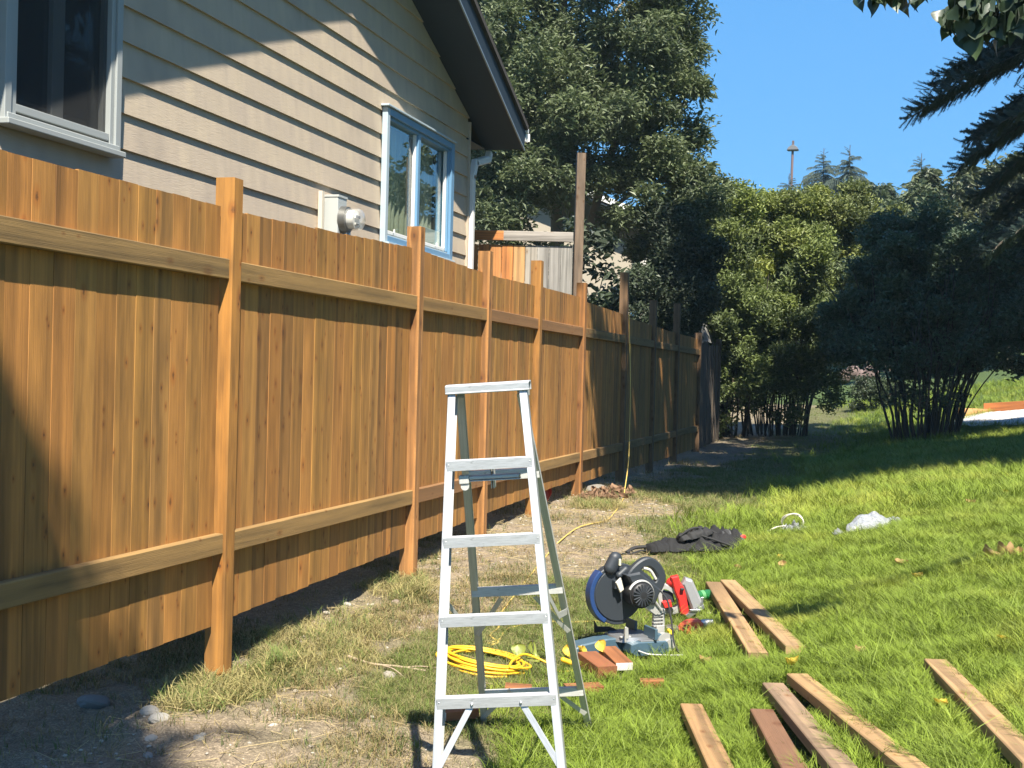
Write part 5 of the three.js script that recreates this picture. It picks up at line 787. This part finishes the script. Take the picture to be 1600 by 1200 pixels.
{
  const B = [4.2, 0.8, -8.0], t = thing('poplar_tree', 'poplar with large pointed leaves hanging in at the top right corner', 'poplar', B);
  const trunk = part('trunk', [limb([V(0, -0.3, 0), V(-0.05, 2.5, 0.1), V(-0.1, 6, -0.2), V(-0.4, 10, -2)], 0.22, 0.06, 14, 9, 0.15), limb([V(-0.05, 2.2, 0.1), V(-1.4, 3.1, 1.2), V(-2.9, 3.0, 2.4), V(-3.6, 2.75, 2.75)], 0.06, 0.010, 16, 7), limb([V(-2.2, 3.15, 1.9), V(-3.2, 2.95, 2.7), V(-3.9, 2.75, 2.95), V(-4.3, 2.62, 3.0)], 0.02, 0.006, 12, 6), limb([V(-0.1, 5, 0), V(-0.8, 7.5, -2), V(-1.6, 9.5, -5)], 0.1, 0.03, 10, 7)], M.barkPale, t);
  // hanging leaf clusters: [x, y, z of the twig, leaves, reach down]
  const gM = [phys([0.024, 0.046, 0.018], { roughness: 0.5, transmission: 0.28, thickness: 0, clearcoat: 0.12, clearcoatRoughness: 0.3 }), phys([0.05, 0.085, 0.028], { roughness: 0.5, transmission: 0.28, thickness: 0, clearcoat: 0.12, clearcoatRoughness: 0.4 })];
  const r = rng(71);
  const cl = [[-0.06, 3.205, -5.2, 10, 0.09], [0.02, 3.21, -5.2, 14, 0.10], [0.10, 3.205, -5.22, 14, 0.11], [0.24, 3.11, -5.27, 12, 0.13], [0.29, 3.17, -5.27, 12, 0.1], [0.56, 3.11, -5.33, 12, 0.1], [0.30, 3.13, -5.28, 14, 0.15], [0.36, 3.12, -5.28, 18, 0.17], [0.42, 3.12, -5.3, 18, 0.17], [0.47, 3.13, -5.3, 16, 0.15], [0.53, 3.17, -5.33, 18, 0.14], [0.27, 3.07, -5.27, 8, 0.08], [0.40, 3.22, -5.3, 12, 0.1], [0.50, 3.25, -5.33, 12, 0.1], [0.60, 3.2, -5.35, 14, 0.14]];
  const tw = [];
  for (const [x, y, z, n, dp] of cl) {
    tw.push(limb([rel(t, [x + 0.03, y + 0.16, z + 0.02]), rel(t, [x + 0.01, y + 0.06, z]), rel(t, [x, y - dp * 0.6, z])], 0.004, 0.0018, 8, 5));
    for (let i = 0; i < n; i++) { const o = part('leaf', popLeafGeo[Math.floor(r() * 4)], gM[r() < 0.82 ? 0 : 1], trunk), q = r(); o.position.copy(rel(t, [x + (r() - 0.5) * 0.11, y + 0.05 - dp * q, z + (r() - 0.5) * 0.16])); o.rotation.set((r() - 0.5) * 1.1, (r() - 0.5) * 3.0, (r() - 0.5) * 1.0); o.scale.setScalar(0.75 + 0.4 * r()); }
  }
  part('twigs', tw, M.bark, t);
  crown(t, 'crown', sprayBig, leafMat([1, 1, 1], { transmission: 0.2 }), [[3.0, 9.6, -11.5, 2.3, 1.7, 2.4, 900], [2.0, 9.8, -9.6, 1.4, 1.2, 1.2, 260], [4.6, 10.2, -14.5, 2.4, 1.9, 2.6, 900], [2.6, 11.2, -14.2, 2.0, 1.4, 2.2, 600], [5.6, 8.6, -17.2, 2.2, 1.9, 2.2, 700], [5.4, 8.0, -12.6, 1.8, 1.5, 1.8, 420], [3.8, 12.2, -17.0, 2.2, 1.6, 2.2, 600], [1.3, 11.4, -11.6, 1.3, 1.0, 1.4, 260], [0.7, 10.6, -8.6, 1.1, 0.8, 1.2, 210], [0.3, 10.8, -11.2, 1.3, 0.9, 1.4, 210], [0.2, 10.6, -14.2, 1.2, 0.9, 1.6, 190], [2.2, 10.2, -9.9, 1.3, 0.8, 1.1, 300], [-0.1, 10.4, -17.2, 1.2, 0.9, 1.4, 170], [1.9, 10.5, -8.1, 0.9, 0.7, 0.9, 260], [1.1, 10.7, -7.6, 0.8, 0.6, 0.8, 200], [3.2, 10.2, -10.8, 1.2, 0.8, 1.2, 300]], 73, { color: [[0.04, 0.075, 0.024], [0.07, 0.11, 0.032]], sub: 14, subR: 0.36 });
}
// a maple behind the camera, whose shade falls on the lower left
{
  const t = thing('maple_tree', 'leafy maple near the house whose shade falls on the lower left', 'tree', [1.6, 0, 6.5]);
  part('trunk', [limb([V(0, -0.2, 0), V(-0.2, 4, -0.3), V(-0.8, 9, -1.6)], 0.24, 0.08, 12, 9, 0.15), limb([V(-0.2, 4, -0.3), V(-1.2, 7.5, -1.8), V(-1.8, 9.6, -3)], 0.12, 0.04, 10, 7)], M.bark, t);
  crown(t, 'crown', sprayBig, leafMat([1, 1, 1], { transmission: 0.2 }), [[0.25, 10.45, 3.14, 0.62, 0.66, 0.64, 560], [0.8, 9.6, 3.05, 0.5, 0.4, 0.5, 260], [1.3, 11.0, 4.7, 0.8, 0.8, 0.8, 320], [1.8, 11.6, 6.6, 2.0, 1.6, 1.8, 700]], 83, { color: [[0.04, 0.075, 0.024], [0.07, 0.11, 0.032]], sub: 12, subR: 0.4 });
}

// ------------------------------------------------------------------ far trees, light pole, neighbours
const farGreen = [[0.055, 0.085, 0.03], [0.11, 0.145, 0.05]];
const farTrees = [['round green tree left of the gap in the far tree line below the second spruce', [-1.0, 1.2, -51], [[-0.9, 7.4, -51.5, 1.7, 1.7, 1.4, 700], [-1.6, 6.2, -51, 1.5, 1.5, 1.3, 500]]], ['small round tree in the dip of the far tree line', [0.2, 1.2, -49], [[0.18, 7.2, -49, 0.85, 0.9, 0.9, 320], [0.4, 5.8, -48, 1.5, 1.3, 1.0, 500]]], ['narrow dark green tree right of the two far spruces', [-0.55, 1.2, -50], [[-0.55, 7.6, -50.5, 0.65, 1.2, 0.7, 330]]], ['wide olive green tree at the right of the far tree line under the third spruce', [2.0, 1.1, -44], [[1.3, 6.6, -44, 1.1, 1.6, 1.1, 700], [2.4, 7.6, -44.4, 1.2, 1.5, 1.1, 800, [0.13, 0.145, 0.045]], [2.1, 5.4, -43, 1.7, 1.4, 1.1, 700]]], ['tall yellowish green tree at the right edge of the far tree line', [3.9, 1.1, -43.5], [[3.7, 7.6, -43.8, 1.2, 1.6, 1.1, 700, [0.13, 0.145, 0.045]], [4.9, 7.2, -43.5, 1.3, 1.8, 1.2, 600], [3.6, 5.2, -43, 1.6, 1.3, 1.1, 600]]]];
for (const [label, base, cr] of farTrees) { const t = thing('round_tree', label, 'tree', base, 0, 'far trees beyond the lawn'); part('trunk', limb([V(0, -0.3, 0), V(0.05, 2.5, 0), V(0, 5.5, 0)], 0.16, 0.05, 8, 7), M.bark, t); crown(t, 'crown', sprayFar, leafWhite, cr, Math.round(base[0] * 100) + 900, { color: farGreen, scale: 0.62, sub: 12, subR: 0.36 }); }
{
  const tierGeo = (() => { const r = rng(19), pos = []; for (let i = 0; i < 26; i++) { const u = i / 26, s = i % 2 ? 1 : -1, y = -0.25 * u * u, w = 0.32 * (1 - u) + 0.08; for (let k = 0; k < 2; k++) { const a = s * (0.5 + 0.5 * r()), L = w * (0.7 + 0.5 * r()); pos.push(u, y, 0, u + 0.05, y - 0.02, 0.03 * s, u + L * 0.75, y - 0.10 - 0.16 * r(), a * L); pos.push(u, y, 0.01, u + 0.04, y - 0.06, 0, u + 0.12, y - 0.22 * (0.5 + r() * 0.6), a * L * 0.4); } } const g = new THREE.BufferGeometry(); g.setAttribute('position', new THREE.Float32BufferAttribute(pos, 3)); g.computeVertexNormals(); return g; })();
  const blue = std([0.06, 0.085, 0.065], 0.8);
  const make = (label, [x, yTop, z], Ht, seed, slope) => {
    const t = thing('far_spruce', label, 'spruce', [x, yTop - Ht, z], 0, 'far spruces behind the hedge'), r = rng(seed), d = new THREE.Object3D(), ms = [];
    const n = 420; for (let i = 0; i < n; i++) { const f = Math.pow(i / n, 0.75), y = Ht * (1 - f * 0.8) - 0.15, L = (0.1 + f * Ht * 0.8 * slope * 1.2) * (0.7 + 0.55 * r()), a = r() * 6.283; d.position.set(0, y, 0); d.rotation.set(0, a, 0.15 - 0.35 * f * r() + 0.6 * Math.max(0, 1 - f * 9)); d.scale.set(L * 1.15 + 0.12, L * 0.9 + 0.75 * Math.min(1, f * 7), L + 0.8 * Math.min(1, f * 7)); d.updateMatrix(); ms.push(d.matrix.clone()); }
    part('trunk', limb([V(0, 0, 0), V(0, Ht * 0.5, 0), V(0, Ht, 0)], 0.18, 0.015, 8, 6), M.bark, t);
    const im = new THREE.InstancedMesh(tierGeo, blue, n); ms.forEach((m, i) => im.setMatrixAt(i, m)); im.name = 'crown'; im.userData.kind = 'stuff'; shade(im); t.add(im);
  };
  make('far bluish spruce just right of the light pole', [-3.1, 13.75, -67.9], 11.5, 31, 0.40); make('tallest far spruce, right one of the pair beside the light pole', [-1.7, 13.2, -64.1], 11, 32, 0.40); make('far spruce standing alone above the wide olive tree', [1.7, 13.25, -67.2], 11, 33, 0.40); make('small far spruce tip left of the light pole', [-4.2, 11.1, -59.2], 9, 34, 0.3);
  const p = thing('light_pole', 'brown light pole with a shallow double lamp head above the hedge', 'lamp post', [-4.35, 1.8, -61.3]);
  part('pole', new THREE.CylinderGeometry(0.055, 0.085, 11, 12).translate(0, 5.5, 0), std([0.16, 0.10, 0.09], 0.6), p).rotation.z = -0.012;
  part('lamp_head', [extr([[-0.26, 0], [0.26, 0], [0.2, 0.10], [0.06, 0.2], [-0.06, 0.2], [-0.2, 0.1]], 0.36, 0.01).translate(0.14, 10.72, -0.18)], std([0.20, 0.20, 0.20], 0.4, 0.3), p);
  part('lamp_arm', bx(0.1, 0.36, 0.1, 0.14, 10.98, 0, 0.01), std([0.10, 0.07, 0.065], 0.6), p); part('lens', bx(0.46, 0.03, 0.3, 0.14, 10.70, 0, 0.005), std([0.06, 0.06, 0.06], 0.4), p);
  const d = thing('bare_shrub', 'pale leafless twiggy shrub top against the sky left of the light pole', 'shrub', [-3.9, 0.8, -35.4]), r = rng(66), tw = [];
  for (let i = 0; i < 46; i++) { const a = r() * 6.28, q = 0.5 * Math.sqrt(r()), h = 5.2 + r() * 1.2; tw.push(limb([V(Math.cos(a) * q * 0.2, 0, Math.sin(a) * q * 0.2), V(Math.cos(a) * q * 0.6, h * 0.6, Math.sin(a) * q), V(Math.cos(a) * q * 1.3 + (r() - 0.5) * 0.2, h, Math.sin(a) * q * 1.3)], 0.014, 0.004, 7, 4)); }
  part('twigs', tw, std([0.36, 0.29, 0.22], 0.9), d);
}
{ // neighbouring house: gable end with pale lap siding under a dark roof overhang
  const t = thing('neighbour_house', 'pale beige neighbouring house with dark roof half hidden behind the tall tree', 'house', [-9.5, 0.8, -29]), ang = 0.28;
  t.rotation.y = ang;
  const rake = (x) => 6.35 - Math.max(0, x + 1.3) * 0.36 - 0.4; // local x along the wall
  const sid = std([0.36, 0.315, 0.245], 0.7);
  part('wall', extr([[-5, 0], [3.9, 0], [3.9, rake(3.9)], [-1.3, rake(-1.3)], [-5, rake(-1.3) - 1.3]], 0.2, 0).translate(0, 0, -0.25), sid, t);
  for (let k = 0; k < 27; k++) { const y = 0.2 + k * 0.2, xe = Math.min(3.9, -1.3 + (5.95 - y - 0.2) / 0.36); if (xe > -2) part('siding_board', bx(xe + 5, 0.205, 0.014, (xe - 5) / 2, y + 0.1, -0.02, 0.001), sid, t).rotation.x = -0.05; }
  const L = 6.0, a = -Math.atan(0.36);
  const rf = part('roof', new THREE.BoxGeometry(L, 0.16, 9), M.shingle, t); rf.position.set(1.6, 5.62 - 0.36 * 0.2, -3.95); rf.rotation.z = a; rf.position.y += -0.2 + 0.2;
  const rl = part('roof', new THREE.BoxGeometry(4.6, 0.16, 9), M.shingle, t); rl.position.set(-3.4, 5.9, -3.95); rl.rotation.z = 0.35;
  const f = part('fascia', bx(L, 0.14, 0.03, 0, 0.03, 0), M.whitePaint, t); f.position.set(1.6, 5.62 - 0.36 * 0.2, 0.57); f.rotation.z = a;
  const so = part('soffit', new THREE.BoxGeometry(L, 0.02, 0.56), M.slate, t); so.position.set(1.6, 5.45, 0.27); so.rotation.z = a;
  const h2 = thing('far_house', 'far white house corner glimpsed between the tall tree and the hedge', 'house', [-6.0, 1, -40.5]);
  part('wall', bx(2.4, 5.8, 3, 0, 2.9, 0), std([0.62, 0.58, 0.52], 0.8), h2); part('roof', extr([[-1.5, 5.7], [1.5, 5.7], [0.2, 6.5]], 3.6, 0.02).translate(0, 0, -1.8), std([0.3, 0.28, 0.27], 0.9), h2); part('window', bx(0.5, 0.6, 0.05, 0.35, 5.1, 1.51), M.charcoal, h2);
  const s = thing('garden_shed', 'grey roofed garden shed behind the end of the cedar fence', 'shed', [-3.9, 0.45, -24.3]);
  part('wall', bx(1.3, 1.95, 1.2, 0, 0.95, 0), std([0.10, 0.09, 0.08], 0.9), s); part('roof', extr([[-0.8, 1.9], [0.85, 1.9], [0.72, 2.22], [0.6, 2.3], [0.5, 2.3]], 1.5, 0.01).translate(0, 0, -0.75), std([0.26, 0.255, 0.25], 0.95), s); part('trim', bx(1.62, 0.06, 0.03, 0.02, 1.9, 0.78), std([0.3, 0.29, 0.28], 0.8), s);
  const wb = thing('pale_panel', 'pale grey panel showing above the far end of the cedar fence', 'panel', [-3.35, 0.5, -22.0]); part('panel', bx(0.75, 1.95, 0.04, 0, 0.97, 0), std([0.30, 0.30, 0.29], 0.7), wb); part('cap', bx(0.78, 0.04, 0.07, 0, 1.96, 0), std([0.36, 0.36, 0.35], 0.7), wb);
  // timber edging of the path, rocks by the far lawn
  const e = thing('timber_edging', 'reddish brown timber edging behind the gravel path', 'edging', [2.2, gy(2.2, -29.2), -29.2]);
  const tb = part('timber', beam(5.2, 0.20, 0.18, { lane: 2, lanes: 6, texLen: 3 }), std([1.25, 0.72, 0.5], 0.85, 0, { map: texLumber }), e); along(tb, V(-0.05, 0.12, 0.0), V(4.6, 0.62, 2.2), V(-0.43, 0.1, 0.9).normalize());
  const tc = part('timber', beam(1.3, 0.2, 0.18, { lane: 1, lanes: 6, texLen: 3 }), std([1.4, 1.2, 1.0], 0.85, 0, { map: texLumber }), e); along(tc, V(-0.04, 0.1, -0.04), V(-0.6, 0.12, 1.05), V(0.0, 1, 0));
  const rk = thing('rockery', 'pinkish brown rock edge glimpsed through the leaves left of the dark shrub', 'rocks', [-0.75, 1.75, -40]);
  for (let i = 0; i < 4; i++) { const g = new THREE.IcosahedronGeometry(0.22, 2), P = g.attributes.position; for (let k = 0; k < P.count; k++) { const s2 = 0.75 + 0.5 * fbm(P.getX(k) * 3 + i * 5, P.getY(k) * 3 + P.getZ(k) * 2, 2, i); P.setXYZ(k, P.getX(k) * s2, P.getY(k) * s2, P.getZ(k) * s2); } g.computeVertexNormals(); part('rock', g.translate(-0.3 + i * 0.26, 0.1 + (i % 2) * 0.15, 0), std([0.16, 0.115, 0.105], 0.9), rk); }
}
// trees along the right side of the lawn, out of the picture: they are what the house windows mirror
[[8.6, -36, 'tall leafy tree at the far right of the lawn beyond the olive trees'], [13, -4, 'round leafy tree on the right side of the lawn, nearest the street'], [12, -13, 'tall leafy tree on the right side of the lawn beyond the spruce'], [16, -24, 'broad leafy tree far out on the right side of the lawn']].forEach(([x, z, label], i) => {
  const t = thing('lawn_tree', label, 'tree', [x, groundH(x, z), z], 0, 'trees along the right of the lawn'); part('trunk', limb([V(0, -0.3, 0), V(0.1, 2.5, 0), V(0, 6, 0)], 0.22, 0.08, 8, 8), M.bark, t);
  crown(t, 'crown', sprayFar, leafWhite, [[x, 5.5, z, 2.6, 2.4, 2.8, 900], [x + 0.5, 8, z - 1, 1.8, 1.6, 2.0, 500], [x - 0.8, 4, z + 1.6, 1.6, 1.4, 1.6, 350]], 950 + i, { color: farGreen, sub: 12, subR: 0.42 });
});
{ const t = thing('back_trees', 'line of leafy trees closing the far end of the lawn', 'trees', [0, 1, -62]); t.userData.kind = 'stuff'; crown(t, 'foliage', sprayFar, leafWhite, [[-14, 5.5, -64, 6, 3.2, 2, 900], [-4, 4.6, -60, 5, 2.6, 2, 900], [5, 5.2, -58, 6, 3.2, 2, 900], [15, 6.5, -52, 7, 5.6, 2, 1500]], 977, { color: farGreen, sub: 40, subR: 0.25 }); }

// ------------------------------------------------------------------ grass, straw and pebbles
function tuft(n, h, rad, seed, { w = 0.0032, lean = 0.5, seg = 3 } = {}) {
  const r = rng(seed), pos = [];
  for (let i = 0; i < n; i++) {
    const a = r() * 6.283, d = Math.sqrt(r()) * rad, x = Math.cos(a) * d, z = Math.sin(a) * d, H = h * (0.55 + 0.7 * r()), b = r() * 6.283, le = lean * (0.3 + 1.1 * r()) * H, ww = w * (0.7 + 0.6 * r()), px = Math.cos(b + 1.57) * ww / 2, pz = Math.sin(b + 1.57) * ww / 2;
    const at = (t) => [x + Math.cos(b) * le * t * t, H * (t - 0.28 * lean * t * t), z + Math.sin(b) * le * t * t];
    for (let s = 0; s < seg; s++) {
      const p = at(s / seg), q = at((s + 1) / seg), k0 = 1 - 0.75 * s / seg, k1 = s === seg - 1 ? 0 : 1 - 0.75 * (s + 1) / seg;
      pos.push(p[0] - px * k0, p[1], p[2] - pz * k0, p[0] + px * k0, p[1], p[2] + pz * k0, q[0] + px * k1, q[1], q[2] + pz * k1);
      if (k1 > 0) pos.push(p[0] - px * k0, p[1], p[2] - pz * k0, q[0] + px * k1, q[1], q[2] + pz * k1, q[0] - px * k1, q[1], q[2] - pz * k1);
    }
  }
  const g = new THREE.BufferGeometry(); g.setAttribute('position', new THREE.Float32BufferAttribute(pos, 3)); g.computeVertexNormals(); return g;
}
{
  const bladeMat = phys([1, 1, 1], { roughness: 0.75, transmission: 0.35, thickness: 0, specularIntensity: 0.6 });
  const kinds = { lush: [], short: [], dry: [], tall: [] }, r = rng(1234), d = new THREE.Object3D(), c = new THREE.Color();
  const clear = [[-1.2, -6.42, 0.34], [-1.05, -7.3, 0.2], [-0.96, -6.93, 0.12], [-1.01, -7.62, 0.1], [-1.25, -6.08, 0.16], [-0.98, -5.89, 0.08], [-1.27, -5.7, 0.1], [-1.79, -5.86, 0.14], [-1.2, -9.15, 0.25], [0.0, -9.55, 0.12], [-0.15, -9.38, 0.15], [-0.62, -10.05, 0.1]];
  const onPlank = (x, z, m) => plankLines.some(([a, b]) => { const t = clamp(((x - a.x) * (b.x - a.x) + (z - a.z) * (b.z - a.z)) / ((b.x - a.x) ** 2 + (b.z - a.z) ** 2)); return (x - lerp(a.x, b.x, t)) ** 2 + (z - lerp(a.z, b.z, t)) ** 2 < m * m; }); // thin turf under the saw and the coil
  const add = (k, x, z, s, col, tilt = 0.25) => { d.position.set(x, gy(x, z) - 0.004, z); d.rotation.set((r() - 0.5) * tilt, r() * 6.283, (r() - 0.5) * tilt); d.scale.set(s, s * (0.75 + 0.5 * r()), s); d.updateMatrix(); kinds[k].push([d.matrix.clone(), col.clone()]); };
  const dir = V(0, 0, -1).applyEuler(camera.rotation).setY(0).normalize(), rt = V(-dir.z, 0, dir.x);
  const N = 250000;
  for (let i = 0; i < N; i++) {
    const u = r(), D = u < 0.62 ? Math.sqrt(lerp(3.6 ** 2, 9.5 ** 2, r())) : u < 0.9 ? Math.sqrt(lerp(9.5 ** 2, 19 ** 2, r())) : Math.sqrt(lerp(19 ** 2, 36 ** 2, r())), l = (r() * 2 - 1) * 0.44 * D + (r() - 0.5) * 0.3;
    const x = dir.x * D + rt.x * l, z = dir.z * D + rt.z * l; if (x < -4.6) continue;
    if (z < -20.4 && x > 1.3 && z > -29.4 && x - 1.3 > Math.abs(z + 26) * 0.35) continue; // the gravel
    const dt = dirtAt(x, z), lu = lushAt(x, z), n = fbm(x * 1.6, z * 1.6, 3, 91), nn = fbm(x * 7, z * 7, 2, 93);
    let skip = false; for (const [cx, cz, cr] of clear) if ((x - cx) ** 2 + (z - cz) ** 2 < cr * cr && r() < 0.75) skip = true; if (onPlank(x, z, r() < 0.95 ? 0.066 : 0.035)) skip = true; if (skip) continue;
    const far = D > 9.5 ? 1.5 : 1, vr = 0.75 + 0.5 * r();
    if (dt > 0.45) { // earth: scattered dry and green tufts
      if (r() > 0.03 + 0.28 * sstep(0.5, 0.72, n) ) continue;
      const dry = r() < 0.65; c.setRGB((dry ? 0.30 : 0.11) * vr, (dry ? 0.235 : 0.15) * vr, (dry ? 0.10 : 0.035) * vr); add(dry ? 'dry' : 'short', x, z, (0.7 + 0.7 * nn) * far, c, 0.5);
    } else if (r() > lu) { // thin mown turf
      if (r() < 0.25) continue; const dry = r() < 0.30 + 0.5 * (n - 0.4); c.setRGB((dry ? 0.25 : 0.15) * vr, (dry ? 0.225 : 0.205) * vr, (dry ? 0.085 : 0.035) * vr); add(dry ? 'dry' : 'short', x, z, (0.65 + 0.6 * nn) * far, c, 0.5);
    } else { const y = sstep(0.45, 0.75, n); c.setRGB(lerp(0.195, 0.30, y) * vr, lerp(0.27, 0.335, y) * vr, lerp(0.02, 0.04, y) * vr); add('lush', x, z, (0.6 + 0.75 * nn + 0.2 * n) * far, c, 0.55); if (r() < 0.09 && !onPlank(x, z, 0.11)) { c.setRGB(0.24 * vr, 0.31 * vr, 0.05 * vr); add('tall', x, z, (0.5 + 0.8 * nn), c, 0.8); } }
  }
  // the longer dry grass round the first posts
  for (const [cx, cz, rad, n, tall] of [[-2.72, -4.95, 0.30, 520, 1.5], [-2.5, -5.5, 0.4, 420, 1.2], [-2.66, -5.9, 0.5, 520, 1.3], [-2.62, -5.32, 0.12, 90, 1.7], [-2.75, -7.2, 0.3, 200, 1.4], [-2.4, -11.2, 0.35, 260, 1.6], [-2.3, -12.9, 0.45, 300, 1.4], [-2.55, -6.9, 0.15, 110, 1.7]]) for (let i = 0; i < n; i++) { const a = r() * 6.283, q = Math.sqrt(r()) * rad, x = cx + Math.cos(a) * q * 0.7, z = cz + Math.sin(a) * q, dry = r() < 0.8, vr = 0.75 + 0.5 * r(); c.setRGB((dry ? 0.33 : 0.14) * vr, (dry ? 0.285 : 0.195) * vr, (dry ? 0.11 : 0.04) * vr); add(dry ? 'dry' : 'lush', x, z, tall * (0.6 + 0.5 * r()) * (dry ? 1.1 : 0.7), c, 0.7); }
  const geos = { lush: tuft(11, 0.095, 0.045, 3, { lean: 1.0, w: 0.0036 }), short: tuft(12, 0.038, 0.05, 4, { lean: 0.8, w: 0.003 }), dry: tuft(9, 0.052, 0.05, 5, { lean: 1.2, w: 0.0026 }), tall: tuft(4, 0.115, 0.06, 6, { lean: 1.3, w: 0.0042, seg: 5 }) };
  const names = { tall: ['seed_grass', 'pale longer grass blades standing out of the bank on the right'], lush: ['long_grass', 'lush green long grass covering the bank on the right'], short: ['mown_grass', 'short yellowish green turf along the middle of the lawn'], dry: ['dry_grass', 'straw coloured dry grass between the fence and the lawn'] };
  for (const k of Object.keys(kinds)) { const im = new THREE.InstancedMesh(geos[k], bladeMat, kinds[k].length); kinds[k].forEach(([m, q], i) => { im.setMatrixAt(i, m); im.setColorAt(i, q); }); im.name = names[k][0]; shade(im); scene.add(im); tag(im, names[k][1], 'grass', null, 'stuff'); }
  // loose straw and pebbles
  const st = [], pb = [];
  for (let i = 0; i < 9000; i++) {
    const s = Math.sqrt(lerp(3.4 ** 2, 15 ** 2, r())), x = -2.9 + r() * 2.4, z = -s, dt = dirtAt(x, z); if (r() > 0.2 + dt) continue;
    const b = gy(x, z); d.position.set(x, b + 0.006 + r() * 0.012, z); d.rotation.set((r() - 0.5) * 0.4, r() * 6.283, (r() - 0.5) * 0.4); const vr = 0.6 + 0.6 * r();
    if (i % 3) { d.scale.set(0.5 + r() * 1.4, 1, 1); d.updateMatrix(); st.push([d.matrix.clone(), c.clone().setRGB(0.42 * vr, 0.33 * vr, 0.17 * vr)]); }
    else { const q = 0.004 + 0.011 * r() * r(); d.position.y = b + q * 0.2; d.scale.set(q * (0.8 + r()), q * 0.7, q); d.updateMatrix(); pb.push([d.matrix.clone(), c.clone().setRGB(0.38 * vr, 0.34 * vr, 0.28 * vr)]); }
  }
  const inst = (name, geo, m, L, label, cat) => { const im = new THREE.InstancedMesh(geo, m, L.length); L.forEach(([k, q], i) => { im.setMatrixAt(i, k); im.setColorAt(i, q); }); im.name = name; shade(im); scene.add(im); tag(im, label, cat, null, 'stuff'); };
  inst('straw', new THREE.CylinderGeometry(0.0014, 0.001, 0.09, 4).rotateZ(Math.PI / 2), std([1, 1, 1], 0.8), st, 'loose dry straw scattered over the bare earth by the fence', 'straw');
  inst('pebbles', new THREE.IcosahedronGeometry(1, 1), std([1, 1, 1], 0.9), pb, 'small pebbles scattered in the bare earth by the fence', 'pebbles');
}
renderer.render(scene, camera);
